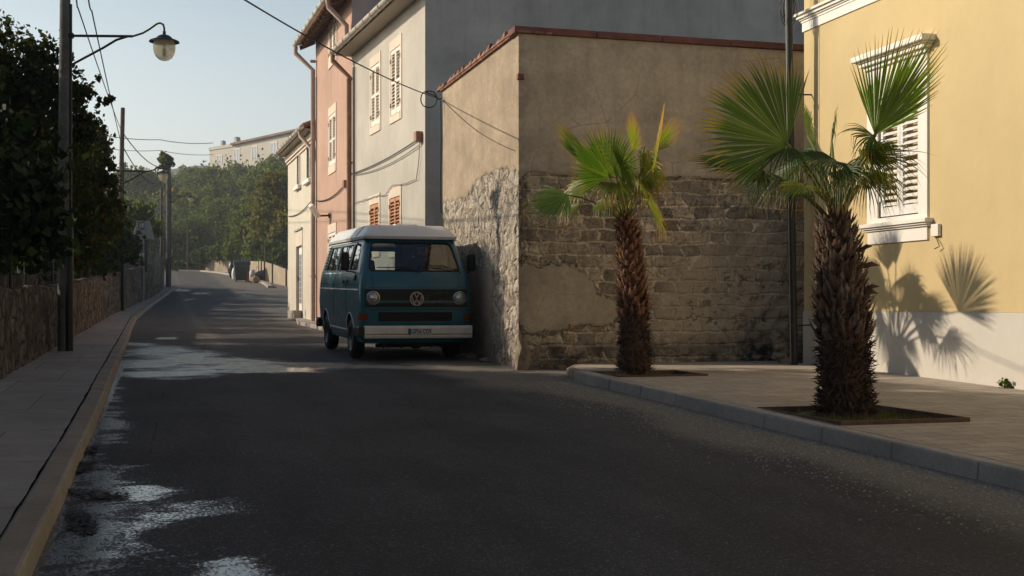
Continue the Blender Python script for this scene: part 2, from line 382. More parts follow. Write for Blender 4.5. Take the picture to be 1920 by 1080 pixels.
MAT['rim'] = flat('dull_steel_rim', (.10, .11, .12), .45, .7, .2, 10)
MAT['chrome'] = flat('worn_chrome', (.55, .54, .52), .22, .9, .15, 10)
MAT['dull_chrome'] = flat('dull_pitted_chrome', (.33, .29, .26), .4, .7, .3, 30)
MAT['bumper'] = flat('cream_white_bumper', (.66, .61, .55), .45, 0, .12, 5, wear=None)
MAT['headlens'] = flat('clear_headlight_lens', (.42, .42, .40), .12, .6, .1, 10)
MAT['plastic'] = flat('black_plastic', (.008, .008, .009), .55, 0, .2, 10)
MAT['interior'] = flat('dark_blue_grey_interior', (.025, .028, .042), .8, 0, .2, 6)
MAT['seat'] = flat('dark_blue_seat_fabric', (.02, .026, .05), .9, 0, .2, 12)
MAT['amber'] = flat('amber_lens', (.20, .05, .018), .25, 0, .1, 10)
MAT['plate'] = flat('white_plate', (.5, .48, .44), .4, 0, .1, 20)
MAT['plate_blue'] = flat('blue_plate_band', (.02, .06, .16), .4)
MAT['ink'] = flat('black_ink', (.01, .01, .01), .5)
MAT['red_cloth'] = flat('faded_red_cloth', (.40, .06, .03), .8)
MAT['rust'] = flat('rusty_orange_stain', (.22, .07, .03), .8)
MAT['bin'] = flat('dark_green_bin_plastic', (.03, .04, .042), .6, 0, .2, 3)
MAT['bag_dark'] = flat('dark_rubbish_bag', (.02, .02, .028), .35)
MAT['bag_white'] = flat('white_plastic_bag', (.6, .58, .54), .5)
MAT['card'] = flat('brown_cardboard', (.28, .2, .13), .9)
MAT['far_conc'] = mk_concrete('parapet_concrete', (.36, .29, .21))
MAT['far_wall'] = plaster('pale_apartment_render', (.50, .46, .40), (.8, .8, .8), .4)
MAT['far_roof'] = flat('brown_apartment_roof', (.20, .13, .10), .9, 0, .3, .6)
MAT['window_blue'] = flat('blue_grey_window_glass', (.24, .28, .34), .3, 0, .1, 2)
MAT['bark'] = flat('grey_brown_bark', (.07, .055, .042), .95, 0, .4, 4, .8, bs=14)
MAT['litter'] = flat('wet_dark_leaf_litter', (.022, .015, .009), .7, 0, .5, 20)
MAT['gravel'] = flat('pale_gravel', (.27, .255, .225), .9, 0, .5, 30)
MAT['leaf_dark'] = leafmat('dark_broad_leaves', (.016, .028, .010), (.055, .072, .020), .42, .5, (.13, .055, .02))
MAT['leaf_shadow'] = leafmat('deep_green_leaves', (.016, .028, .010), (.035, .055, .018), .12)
MAT['leaf_hill'] = leafmat('hillside_green_leaves', (.03, .048, .014), (.075, .10, .03), .4)
MAT['leaf_mid'] = leafmat('olive_green_leaves', (.05, .075, .02), (.12, .145, .04), .42)
MAT['leaf_yellow'] = leafmat('yellowing_green_leaves', (.08, .085, .018), (.17, .165, .035), .42, .5, (.19, .11, .025))
MAT['leaf_bush'] = leafmat('bright_bush_leaves', (.03, .05, .02), (.11, .15, .06), .3)
MAT['grass'] = leafmat('dry_grass', (.05, .07, .02), (.16, .14, .06), .3)
def mk_paint():
    n = NT('teal_blue_car_paint', .3, (.016, .10, .135), .5); v = n.co()
    c = n.mix(n.ramp(n.noise(v, 2.2, 5, .6), [(.35, 0), (.75, 1)]), (.013, .115, .15), (.016, .085, .125))
    c = n.mix(n.ramp(n.noise(v, 14, 6, .7), [(.60, 0), (.8, .35)]), c, (.10, .10, .09))
    n.set(Base_Color=c, Roughness=n.ramp(n.noise(v, 8, 5), [(.3, .28), (.7, .45)])); n.b.inputs['Coat Weight'].default_value = .3
    n.b.inputs['Coat Roughness'].default_value = .15
    return n.m
MAT['paint'] = mk_paint()
MAT['white_paint'] = flat('chalky_white_roof_paint', (.70, .69, .67), .4, 0, .08, 3)
def mk_glass(name, tint, gl=.10, rough=.02):
    m = bpy.data.materials.new(name); m.use_nodes = True; t = m.node_tree; t.nodes.clear()
    o = t.nodes.new('ShaderNodeOutputMaterial'); a = t.nodes.new('ShaderNodeBsdfTransparent'); b = t.nodes.new('ShaderNodeBsdfGlossy')
    a.inputs[0].default_value = (*tint, 1); b.inputs['Roughness'].default_value = rough
    f = t.nodes.new('ShaderNodeFresnel'); f.inputs[0].default_value = 1.5; x = t.nodes.new('ShaderNodeMixShader')
    ad = t.nodes.new('ShaderNodeMath'); ad.operation = 'MULTIPLY_ADD'; ad.inputs[1].default_value = 1.0; ad.inputs[2].default_value = gl - .04; ad.use_clamp = True
    t.links.new(f.outputs[0], ad.inputs[0]); t.links.new(ad.outputs[0], x.inputs[0]); t.links.new(a.outputs[0], x.inputs[1]); t.links.new(b.outputs[0], x.inputs[2]); t.links.new(x.outputs[0], o.inputs[0])
    return m
MAT['glass'] = mk_glass('clear_car_glass', (.82, .86, .86), .06)
MAT['side_glass'] = mk_glass('reflective_side_glass', (.5, .55, .55), .42)
def mk_globe():
    n = NT('milky_lamp_glass', .25, (.62, .56, .44), .5)
    tr = n.n('BsdfTranslucent'); tr.inputs[0].default_value = (.75, .66, .5, 1); tp = n.n('BsdfTransparent'); tp.inputs[0].default_value = (.9, .88, .8, 1)
    a = n.n('MixShader'); a.inputs[0].default_value = .6; b = n.n('MixShader'); b.inputs[0].default_value = .38
    n.t.links.new(n.b.outputs[0], a.inputs[1]); n.t.links.new(tr.outputs[0], a.inputs[2]); n.t.links.new(a.outputs[0], b.inputs[1]); n.t.links.new(tp.outputs[0], b.inputs[2]); n.t.links.new(b.outputs[0], n.out.inputs[0])
    return n.m
MAT['globe'] = mk_globe()
def mk_frond(name, a, b, tip, t0=.72):
    n = NT(name, .42, a, .5); t = n.attr('t'); r = n.attr('rnd')
    c = n.mix(r, a, b); c = n.mix(n.ramp(n.math('ADD', t, n.math('MULTIPLY', r, .18)), [(t0, 0), (1.05, 1)]), c, tip)
    c = n.mix(n.ramp(t, [(0, .5), (.25, 0)]), c, tuple(x * 1.6 for x in b)); n.set(Base_Color=c)
    tr = n.n('BsdfTranslucent'); n.put(tr.inputs[0], n.mix(1, c, (2.1, 2.0, .6), 'MULTIPLY')); mx = n.n('MixShader'); mx.inputs[0].default_value = .45
    n.t.links.new(n.b.outputs[0], mx.inputs[1]); n.t.links.new(tr.outputs[0], mx.inputs[2]); n.t.links.new(mx.outputs[0], n.out.inputs[0]); return n.m
MAT['frond_b'] = mk_frond('bright_green_fan_frond', (.05, .11, .012), (.11, .17, .02), (.24, .18, .04), .84)
MAT['frond'] = mk_frond('green_fan_frond', (.036, .072, .013), (.066, .105, .02), (.24, .17, .05), .84)
MAT['frond_y'] = mk_frond('yellowing_fan_frond', (.10, .15, .02), (.18, .19, .025), (.34, .17, .035), .66)
MAT['petiole'] = flat('yellow_green_petiole', (.16, .17, .045), .5, 0, .2, 10)
MAT['boot_red'] = flat('reddish_leaf_base_boot', (.26, .115, .06), .6, 0, .5, 14, .5, bs=60)
MAT['boot'] = flat('brown_leaf_base_boot', (.15, .082, .05), .85, 0, .55, 14, .5, bs=60)
MAT['boot_grey'] = flat('greyish_dead_husk', (.18, .13, .095), .85, 0, .5, 14, .5, bs=60)
MAT['fibre'] = flat('shaggy_trunk_fibre', (.085, .048, .03), .95, 0, .6, 20, .5, bs=60)
#PART2
rng = random.Random(7)
# ------------------------------------------------------------------ ground, hills, road
def left_in(Y):      # street-side foot of the left wall
    pts = [(-10, -1.84), (15, -1.80), (22, -1.75), (43, -1.56), (54, -1.0), (62, -.35), (72, .15), (76, .2)]
    for (a, xa), (b, xb) in zip(pts, pts[1:]):
        if Y <= b: return xa + (xb - xa) * max(0, (Y - a)) / (b - a)
    return .2
def left_out(Y):     # road edge of the left kerb
    pts = [(-10, -.52), (10, -.545), (20, -.61), (27, -.65), (41, -.75), (50, -.52), (57, -.24), (70, .55), (75, .93)]
    for (a, xa), (b, xb) in zip(pts, pts[1:]):
        if Y <= b: return xa + (xb - xa) * max(0, (Y - a)) / (b - a)
    return .93
def wall_top(Y): return gz(Y) + .12 + (1.03 + max(0, Y - 22) * .014)
def smooth(a, b, x): t = max(0., min(1., (x - a) / (b - a))); return t * t * (3 - 2 * t)
def terrain(X, Y):
    z = gz(Y) - .07
    if Y < 78:
        k = smooth(0, .25, (left_in(Y) - .28) - X) * (1 - smooth(70, 78, Y))
        z += k * (wall_top(Y) - .15 - z) + .02 * k * noise.noise((X, Y, 0)) + k * max(0, -X - 3) * .04
    h = smooth(113, 120, Y) * 1.0 + max(0, min(Y, 172) - 113) * .20 * (.45 + .55 * smooth(-25, 8, X))
    h += smooth(7.4, 9, X) * smooth(84, 92, Y) * (1 - smooth(113, 120, Y)) * 1.0
    h *= 1 - smooth(60, 200, abs(X - 30)) * .8
    return z + h + (noise.noise((X * .05, Y * .05, 3)) * 1.5 if Y > 118 else 0)
def lines(*segs):
    out = []
    for a, b, st in segs:
        k = a
        while k < b - 1e-6: out.append(k); k += st
    out.append(segs[-1][1]); return out
def grid_surface(xs, ys, fz):
    V = [(x, y, fz(x, y)) for y in ys for x in xs]; n = len(xs)
    Fq = [(j * n + i, j * n + i + 1, (j + 1) * n + i + 1, (j + 1) * n + i) for j in range(len(ys) - 1) for i in range(n - 1)]
    return V, Fq
V, Fq = grid_surface(lines((-1500, -200, 260), (-200, -20, 12), (-20, -3, 1), (-3, 1, .12), (1, 12, 1), (12, 60, 4), (60, 200, 20), (200, 1500, 260)),
                     lines((-300, -20, 40), (-20, 0, 4), (0, 80, 1.0), (80, 180, 2.5), (180, 300, 30), (300, 3000, 300)), terrain)
struct(np_mesh('ground', V, Fq, MAT['earth'], smooth=True))
# the far ridge
def ridge(X, Y):
    k = smooth(430, 600, Y) * (1 - smooth(600, 900, Y))
    return 15 + k * (34 + 10 * noise.noise((X * .004, 1.7, 0)) + 14 * math.exp(-((X - 35) / 60.)**2) + 3 * noise.noise((X * .03, Y * .03, 0)))
V, Fq = grid_surface(lines((-900, -200, 35), (-200, 300, 9), (300, 1200, 60)), lines((420, 900, 20)), ridge)
struct(np_mesh('hills', V, Fq, MAT['leaf_shadow'], smooth=True, attrs={'rnd': np.random.RandomState(1).rand(len(V)) * .6}))

# wet patches, measured on the road
def poly_dist(p, poly):
    """signed distance, positive inside"""
    x, y = p; inside = False; dm = 1e9; n = len(poly)
    for i in range(n):
        x1, y1 = poly[i]; x2, y2 = poly[(i + 1) % n]
        if (y1 > y) != (y2 > y) and x < (x2 - x1) * (y - y1) / (y2 - y1) + x1: inside = not inside
        dx, dy = x2 - x1, y2 - y1; t = max(0, min(1, ((x - x1) * dx + (y - y1) * dy) / (dx * dx + dy * dy + 1e-12)))
        dm = min(dm, math.hypot(x - x1 - t * dx, y - y1 - t * dy))
    return dm if inside else -dm
def gpoly(pts): return [tuple(gp(*p)[:2]) for p in pts]
wet_a = gpoly([(232, 640), (330, 648), (430, 664), (545, 683), (660, 692), (600, 698), (420, 704), (330, 712), (205, 714)])
wet_b = gpoly([(205, 712), (232, 716), (228, 760), (240, 800), (236, 850), (265, 885), (300, 915), (290, 945), (262, 985), (300, 1040), (330, 1100), (40, 1100), (90, 1000)])
wet_c = gpoly([(205, 912), (300, 908), (335, 925), (300, 942), (210, 942)])
wet_d = gpoly([(320, 945), (400, 950), (470, 985), (520, 1010), (480, 1015), (400, 985), (330, 965)])
wet_e = gpoly([(370, 1050), (430, 1030), (500, 1050), (560, 1100), (340, 1100)])
wet_g = gpoly([(150, 830), (300, 870), (430, 930), (560, 1000), (640, 1100), (60, 1100), (110, 960)])
wet_f = gpoly([(290, 632), (335, 632), (335, 636), (290, 637)])
wet_far = [gpoly(q) for q in ([(318, 541), (350, 541), (362, 546), (320, 547)], [(355, 549), (395, 548), (396, 552), (358, 552)], [(338, 561), (365, 559), (364, 563), (340, 564)], [(452, 551), (478, 552), (482, 557), (456, 556)])]
def wet(x, y):
    if y > 85 or x > 5: return 0
    v = 1.5 * smooth(-.49, -.53, x) * smooth(22, 18, y) if y > 5 else 0
    for poly, soft, amp in ((wet_a, .8, 1.12), (wet_b, .34, 1.0), (wet_c, .20, 1.6), (wet_d, .3, .95), (wet_e, .30, 1.5), (wet_g, .5, .80), (wet_f, .3, 1.3), *[(q, .6, 1.15) for q in wet_far]):
        d = poly_dist((x, y), poly)
        if poly is wet_a: d += 0.0
        v = max(v, amp * smooth(-soft, soft, d))
    return v
def dust(x, y):
    v = 0
    if y < 16.5: v = smooth(3.9, 5.2, x + .35 * noise.noise((x, y * .5, 0))) * (1.0 - .25 * smooth(9, 6, y))
    v = max(v, smooth(3.3, 4.6, x + .3 * noise.noise((x, y, 5))) * smooth(13.2, 15, y) * (1 - smooth(19, 22, y)))
    if y > 21: v = max(v, .55 * smooth(3.0, 4.3, x), .28 * smooth(24, 34, y), .4 * smooth(.6, -.4, x) * smooth(24, 40, y))
    if y > 24: v = max(v, .5 * math.exp(-((x - 1.1) / .35)**2) * .8)
    return v
xs = lines((-40, -3, 6), (-3, -.9, .7), (-.7, 3.0, .05), (3.0, 5.6, .1), (5.6, 12, 1.2)); ys = []
k = -6.
while k < 112: ys.append(k); k += 1.5 if k < 3 else max(.07, k * .0065)
ys.append(112.5)
V, Fq = grid_surface(xs, ys, lambda x, y: gz(y))
struct(np_mesh('road', V, Fq, MAT['asphalt'], smooth=True, attrs={'wet': [wet(p[0], p[1]) for p in V], 'dust': [dust(p[0], p[1]) for p in V]}))

# left sidewalk and kerb
mb = MB(); ysl = [-6 + i * .25 for i in range(324)] + [75.4, 76.2]
for a, b in zip(ysl, ysl[1:]):
    za, zb = gz(a) + .12, gz(b) + .12
    mb.quad((left_in(a) - .3, a, za), (left_out(a) - .170 + .012 * noise.noise((a * 2.3, 0, 0)), a, za), (left_out(b) - .170 + .012 * noise.noise((b * 2.3, 0, 0)), b, zb), (left_in(b) - .3, b, zb))
struct(mb.build('sidewalk', MAT['sidewalk']))
mb = MB(); k = -6.
while k < 75:
    L = min(rng.uniform(1.1, 1.7), 75.6 - k); a, b = k + .006, k + L - .006; j = rng.uniform(-.008, .008); jz = rng.uniform(-.006, .006)
    xo, xp = left_out(a) + j, left_out(b) + j
    mb.hexa([(xo - .16, a, gz(a) - .1), (xo + .012, a, gz(a) - .1), (xp + .012, b, gz(b) - .1), (xp - .16, b, gz(b) - .1)],
            [(xo - .16, a, gz(a) + .125 + jz), (xo - .006, a, gz(a) + .115 + jz), (xp - .006, b, gz(b) + .115 + jz), (xp - .16, b, gz(b) + .125 + jz)])
    k += L
# rounded end of the sidewalk, turning left
cx, cy = .1, 75.6
for i in range(6):
    a0, a1 = R(i * 15), R(i * 15 + 15); q = []
    for an, r in ((a0, .66), (a0, .83), (a1, .83), (a1, .66)): q.append((cx + r * math.cos(an), cy + r * math.sin(an)))
    mb.hexa([(x, y, gz(y) - .1) for x, y in q], [(x, y, gz(y) + .12) for x, y in q])
struct(mb.build('kerb', MAT['kerb_l'], bevel=.018))
mb = MB(); mb.add([(cx, cy, gz(cy) + .11)] + [(cx + .7 * math.cos(R(i * 15)), cy + .7 * math.sin(R(i * 15)), gz(cy) + .11) for i in range(7)], [(0, i, i + 1) for i in range(1, 7)])
mb.quad((-6, 75, gz(75) + .11), (.12, 75, gz(75) + .11), (.12, 76.3, gz(76) + .12), (-6, 76.3, gz(76) + .12))
struct(mb.build('sidewalk', MAT['sidewalk']))
# right pavement, kerb and tree pits
XK = 5.22
PITS = [(5.42, 6.62, 9.0, 10.45), (5.46, 6.62, 14.2, 15.22)]
def pz(Y): return gz(Y) + .13 if Y < 15 else gz(15) + .13
mb = MB()
pxs = sorted({XK + .15, 5.42, 5.46, 6.62, 9.32}); pys = [-6, -2, 2, 5, 7, 9.0, 10.45, 12, 13, 14.2, 15.22, 15.5]
for y0, y1 in zip(pys, pys[1:]):
    for x0, x1 in zip(pxs, pxs[1:]):
        if any(p[0] - .001 <= x0 and x1 <= p[1] + .001 and p[2] - .001 <= y0 and y1 <= p[3] + .001 for p in PITS): continue
        mb.quad((x0, y0, pz(y0)), (x1, y0, pz(y0)), (x1, y1, pz(y1)), (x0, y1, pz(y1)))
mb.add([(5.37, 15.5, pz(15.5)), (9.32, 15.5, pz(15.5)), (9.32, 17.52, pz(16)), (6.1, 17.52, pz(16)), (5.6, 16.4, pz(16))], [(0, 1, 2, 3, 4)])
struct(mb.build('pavement', MAT['paver']))
mb = MB(); k = -6.
while k < 15.2:
    L = 1.0 if k + 1.2 < 15.3 else 15.32 - k; a, b = k + .004, k + L - .004; j = rng.uniform(-.012, .012)
    mb.hexa([(XK + j, a, gz(a) - .1), (XK + .146, a, gz(a) - .1), (XK + .146, b, gz(b) - .1), (XK + j, b, gz(b) - .1)],
            [(XK + .022 + j, a, gz(a) + .131 + j * .4), (XK + .146, a, gz(a) + .133), (XK + .146, b, gz(b) + .133), (XK + .022 + j, b, gz(b) + .131 - j * .3)])
    k += L
struct(mb.build('kerb', MAT['kerb_r'], bevel=.02))
mb = MB()
for (a, b) in (((5.40, 15.33), (5.62, 16.4)), ((5.62, 16.4), (6.1, 17.45))):     # low step at the end of the pavement
    z = pz(16); mb.hexa([(a[0] - .14, a[1], z - .3), (a[0], a[1], z - .3), (b[0], b[1], z - .3), (b[0] - .14, b[1], z - .3)],
                        [(a[0] - .12, a[1], z - .004), (a[0], a[1], z + .002), (b[0], b[1], z + .002), (b[0] - .12, b[1], z - .004)])
struct(mb.build('kerb', MAT['rubble'], bevel=.02))
for (x0, x1, y0, y1) in PITS:
    mb = MB(); z = pz(y0)
    nx, ny = 14, 16
    V, Fq = grid_surface([x0 + (x1 - x0) * i / nx for i in range(nx + 1)], [y0 + (y1 - y0) * i / ny for i in range(ny + 1)],
                         lambda x, y: pz(y) - .05 + .03 * noise.noise((x * 5, y * 5, 1)))
    struct(np_mesh('soil', V, Fq, MAT['dirt'], smooth=True))
    t = .022
    for a, b in (((x0 - t, y0 - t), (x1 + t, y0)), ((x0 - t, y1), (x1 + t, y1 + t)), ((x0 - t, y0), (x0, y1)), ((x1, y0), (x1 + t, y1))):
        mb.box2((a[0], a[1], pz(y0) - .12), (b[0], b[1], pz(y1) + .006))
    tag(mb.build('tree_pit_edging', MAT['wood_dark'], bevel=.006), 'dark square edging round the soil of the %s palm' % ('nearer large' if y0 < 12 else 'farther small'), 'edging')

# ------------------------------------------------------------------ facades
class Facade:
    def __init__(s, p0, d, n): s.p = Vector((p0[0], p0[1], 0)); s.d = Vector((*d, 0)).normalized(); s.n = Vector((*n, 0)).normalized()
    def pt(s, a, z, o=0): v = s.p + s.d * a + s.n * o; return Vector((v.x, v.y, z))
    def inv(s, px, py, o=0):
        r = Vector(ray(px, py)); q = s.p + s.n * o; r2 = Vector((r.x, r.y, 0)); t = q.dot(s.n) / r2.dot(s.n)
        return ((r2 * t - q).dot(s.d), HC + r.z * t)
    def box(s, mb, a0, a1, z0, z1, o0, o1, mi=0):
        mb.hexa([s.pt(a0, z0, o0), s.pt(a1, z0, o0), s.pt(a1, z0, o1), s.pt(a0, z0, o1)], [s.pt(a0, z1, o0), s.pt(a1, z1, o0), s.pt(a1, z1, o1), s.pt(a0, z1, o1)], mi)
def facade(yaw_deg, p0):
    a = R(yaw_deg); return Facade(p0, (-math.sin(a), math.cos(a)), (-math.cos(a), -math.sin(a)))
def holed(mb, F, s0, s1, z0, z1, holes, depth=.13, mi=0):
    ss = sorted({s0, s1} | {h[0] for h in holes} | {h[1] for h in holes}); zs = sorted({z0, z1} | {h[2] for h in holes} | {h[3] for h in holes})
    for a, b in zip(ss, ss[1:]):
        for c, d in zip(zs, zs[1:]):
            if any(h[0] - 1e-6 <= a and b <= h[1] + 1e-6 and h[2] - 1e-6 <= c and d <= h[3] + 1e-6 for h in holes): continue
            mb.quad(F.pt(a, c), F.pt(b, c), F.pt(b, d), F.pt(a, d), mi)
    for h in holes:
        a, b, c, d = h[:4]; q = [(a, c), (b, c), (b, d), (a, d)]
        for (u, v), (u2, v2) in zip(q, q[1:] + q[:1]): mb.quad(F.pt(u, v), F.pt(u2, v2), F.pt(u2, v2, -depth), F.pt(u, v, -depth), mi)
        mb.quad(*[F.pt(u, v, -depth) for u, v in q], mi)
def shutters(F, par, h, mat, o=.012, gap=.012, pitch=.075, solid=0., open_=None):
    a, b, c, d = h; m = (a + b) / 2; out = []
    for (u, v) in ((a + gap, m - gap / 3), (m + gap / 3, b - gap)):
        mb = MB(); w_ = (v - u) * .13
        F.box(mb, u, u + w_, c + .02, d - .015, o - .035, o); F.box(mb, v - w_, v, c + .02, d - .015, o - .035, o)
        rails = [(c + .02, c + .02 + .12 + solid), (d - .09, d - .015)]
        if d - c > 1.2: rails.append(((c + d) / 2 - .03, (c + d) / 2 + .03))
        for r0, r1 in rails: F.box(mb, u + w_ + .001, v - w_ - .001, r0, r1, o - .03, o - .003)
        z = rails[0][1] + .02
        while z < d - .12:
            if not any(r0 - .02 < z < r1 + .01 for r0, r1 in rails):
                t = .006; mb.hexa([F.pt(u + w_ - .004, z - t, o + .004), F.pt(v - w_ + .004, z - t, o + .004), F.pt(v - w_ + .004, z + .036 - t, o - .04), F.pt(u + w_ - .004, z + .036 - t, o - .04)],
                                  [F.pt(u + w_ - .004, z + t, o + .004), F.pt(v - w_ + .004, z + t, o + .004), F.pt(v - w_ + .004, z + .036 + t, o - .04), F.pt(u + w_ - .004, z + .036 + t, o - .04)])
            z += pitch
        sh = mb.build('shutter', mat, par); out.append(sh)
        e = u if u == a + gap else v
        for zz in (c + .28 * (d - c) * .6, d - .16 * (d - c)): hb = MB(); F.box(hb, e - .025, e + .025, zz - .045, zz + .045, o, o + .02); hb.build('hinge', MAT['pipe_brown'] if mat is not MAT['white_shutter'] else MAT['white_trim'], sh)
    return out
def surround(F, par, h, w_=.09, wt=.16, wb=.13, mat='surround', o=.018, name='window'):
    a, b, c, d = h; mb = MB()
    F.box(mb, a - w_, a, c - wb, d + wt, -.05, o); F.box(mb, b, b + w_, c - wb, d + wt, -.05, o)
    F.box(mb, a, b, d, d + wt, -.05, o); F.box(mb, a, b, c - wb, c, -.05, o + .01)
    return mb.build(name, MAT[mat], par)
def house_block(F, par, s0, s1, z0, z1, holes, mat, depth=8, side='wall', side_mat=None, top_extra=0):
    mb = MB(); holed(mb, F, s0, s1, z0, z1, [h[:4] for h in holes]); wl = mb.build('wall', MAT[mat], par, recalc=False)
    return wl
def roof(F, par, s0, s1, ze, over, depth, pitch, mat='tile', soffit='soffit', rafters=False, gut=True, name='roof'):
    rise = math.tan(R(pitch)); mb = MB()
    A = [F.pt(s0, ze, over), F.pt(s1, ze, over), F.pt(s1, ze + rise * (depth + over), -depth), F.pt(s0, ze + rise * (depth + over), -depth)]
    mb.hexa(A, [p + Vector((0, 0, .07)) for p in A])
    n = int((s1 - s0) / .21)
    for i in range(n + 1):                       # rows of barrel tiles running up the slope
        s = s0 + (s1 - s0) * i / n; pts = [F.pt(s, ze + .09, over + .03), F.pt(s, ze + .09 + rise * (depth + over), -depth)]
        mb.tube(pts, .065, 6)
    rf = mb.build(name, MAT[mat], par)
    mb = MB()
    if rafters:
        k = s0 + .2
        while k < s1:
            mb = MB(); mb.hexa([F.pt(k, ze - .13, over - .08), F.pt(k + .09, ze - .13, over - .08), F.pt(k + .09, ze - .13 + rise * over, 0), F.pt(k, ze - .13 + rise * over, 0)],
                    [F.pt(k, ze - .005, over - .05), F.pt(k + .09, ze - .005, over - .05), F.pt(k + .09, ze - .005 + rise * over, 0), F.pt(k, ze - .005 + rise * over, 0)])
            mb.build('rafter', MAT['wood_dark'], rf); k += .48
    else:
        F.box(mb, s0, s1, ze - .05, ze - .004, -.05, over - .02); mb.build('soffit', MAT[soffit], rf)
    if gut:
        mb = MB(); g0, g1 = F.pt(s0 - .05, ze - .0, over + .075), F.pt(s1 + .05, ze - .0, over + .075); nseg = 9; vs = []; fs = []
        for q in (g0, g1):
            for i in range(nseg + 1):
                an = math.pi + math.pi * i / nseg; vs.append(q + F.n * math.cos(an) * .08 + Vector((0, 0, math.sin(an) * .085 + .04)))
            for i in range(nseg + 1):
                an = 2 * math.pi - math.pi * i / nseg; vs.append(q + F.n * math.cos(an) * .072 + Vector((0, 0, math.sin(an) * .077 + .04)))
        m = 2 * (nseg + 1); fs = [(i, (i + 1) % m, (i + 1) % m + m, i + m) for i in range(m)]; mb.add(vs, fs)
        mb.add([g0 + F.n * math.cos(math.pi + math.pi * i / nseg) * .078 + Vector((0, 0, math.sin(math.pi + math.pi * i / nseg) * .083 + .04)) for i in range(nseg + 1)], [tuple(range(nseg + 1))])
        k = s0 + .3
        while k < s1:
            mb.tube([F.pt(k, ze + .04, over - .01), F.pt(k, ze - .03, over), F.pt(k, ze - .052, over + .075), F.pt(k, ze - .03, over + .15), F.pt(k, ze + .05, over + .165)], .01, 5); k += .7
        mb.build('gutter', MAT['gutter'], rf, smooth=True)
    return rf

a_g = 4.0
FG = facade(a_g, (5.1, 24.1))
sG = FG.inv(660, 400)[0]
pP = FG.pt(sG, 0); FPk = facade(1.6, (pP.x, pP.y)); sP = FPk.inv(592, 400)[0]
pC = FPk.pt(sP, 0); FC = facade(1.2, (pC.x, pC.y)); sC = FC.inv(540, 400)[0]
def z_of(F, px, py, o=0): return F.inv(px, py, o)[1]
def hole(F, p0, p1, yt, yb):
    m = (p0 + p1) / 2; a, b = F.inv(p0, 300)[0], F.inv(p1, 300)[0]
    return (min(a, b), max(a, b), z_of(F, m, yb), z_of(F, m, yt))
# ---- grey house
gB = FG.pt(sG / 2, gz(28))
grey = empty('house', gB, 'grey plastered house with half-round gutter and cream upper shutters, directly behind the van', 'house')
hg = [hole(FG, 712.6, 696.2, 121, 236), hole(FG, 751.7, 733.5, 90, 214)]
hl = [hole(FG, 711.2, 694.4, 382.5, 470), hole(FG, 751, 731.4, 369.5, 468)]
zeG = z_of(FG, 625, 97, .5)
house_block(FG, grey, 0, sG, gz(24) - .2, zeG + .3, hg + hl, 'grey_plaster')
for h in hg: shutters(FG, surround(FG, grey, h, .10, .22, .16), h, MAT['shutter'])
for h in hl: shutters(FG, surround(FG, grey, h, .10, .22, .16), h, MAT['orange_shutter'], solid=0)
mb = MB(); dG = 9.0; rs = math.tan(R(24))
mb.add([FG.pt(0, gz(24) - .2), FG.pt(0, gz(24) - .2, -dG), FG.pt(0, zeG + rs * dG, -dG), FG.pt(0, zeG)], [(0, 1, 2, 3)])
mb.build('gable_wall', MAT['gable_plaster'], grey, recalc=False); mb = MB()
mb.add([FG.pt(sG, gz(24) - .2), FG.pt(sG, gz(24) - .2, -dG), FG.pt(sG, zeG + rs * dG, -dG), FG.pt(sG, zeG)], [(0, 1, 2, 3)])
mb.build('gable_wall', MAT['gable_plaster'], grey, recalc=False)
rG = roof(FG, grey, -.04, sG + .1, zeG, .42, dG, 24)
def pipe(F, name, mat, par, pts, r=.05, n=10, rings=None):
    mb = MB(); P = [F.pt(*p) for p in pts]; mb.tube(P, r, n)
    if rings:
        for (s_, z_, o_) in rings: mb.lathe(F.pt(s_, z_, o_) - Vector((0, 0, .03)), [(r, 0), (r + .018, 0), (r + .018, .06), (r, .06)], 10)
    return mb.build(name, mat, par, smooth=True)
pipe(FG, 'downpipe', MAT['pipe_brown'], grey, [(sG + .0, zeG - .05, .49), (sG + .0, zeG - .2, .49), (sG - .12, zeG - .6, .1), (sG - .12, gz(33), .1)], .065, rings=[(sG - .12, z, .1) for z in (2.2, 4.9, 7.0)])
for o_, q in ((.05, .34), (.04, .48)):
    pipe(FG, 'cable_conduit', MAT['wire_grey'], grey, [(sG - q, zeG - .4, o_), (sG - q, gz(33) + .1, o_)], .016, 6)
jb = MB(); a_, z_ = FG.inv(789, 257); FG.box(jb, a_ - .14, a_ + .05, z_ - .1, z_ + .1, .0, .14); jb.build('junction_box', MAT['pipe_brown'], grey, bevel=.01)
def cable(name, pts, r, label, mat='wire', sag=0, parent=None, n=14, wob=0, seed=1):
    P = [Vector(p) for p in pts]; out = []; rr = random.Random(seed)
    for a, b in zip(P, P[1:]):
        for i in range(n):
            t = i / n; q = a.lerp(b, t); q.z -= sag * 4 * t * (1 - t)
            if wob: q += Vector((0, rr.uniform(-wob, wob) * .5, rr.uniform(-wob, wob)))
            out.append(q)
    out.append(P[-1]); mb = MB(); mb.tube(out, r, 6); o = mb.build(name, MAT[mat], parent, smooth=True)
    if label: tag(o, label, 'cable')
    return o
def fpt(F, px, py, o=.04): a, z = F.inv(px, py); return F.pt(a, z, o)
cable('wall_cable', [fpt(FG, 662, 326), fpt(FG, 786, 262)], .013, 'thick black cable sagging under the upper windows of the grey house to its junction box', sag=.07, seed=3)
cable('wall_cable', [fpt(FG, 662, 328), fpt(FG, 790, 272)], .009, 'thin grey cable hanging loosely just below the thick one on the grey house', 'wire_grey', sag=.13)
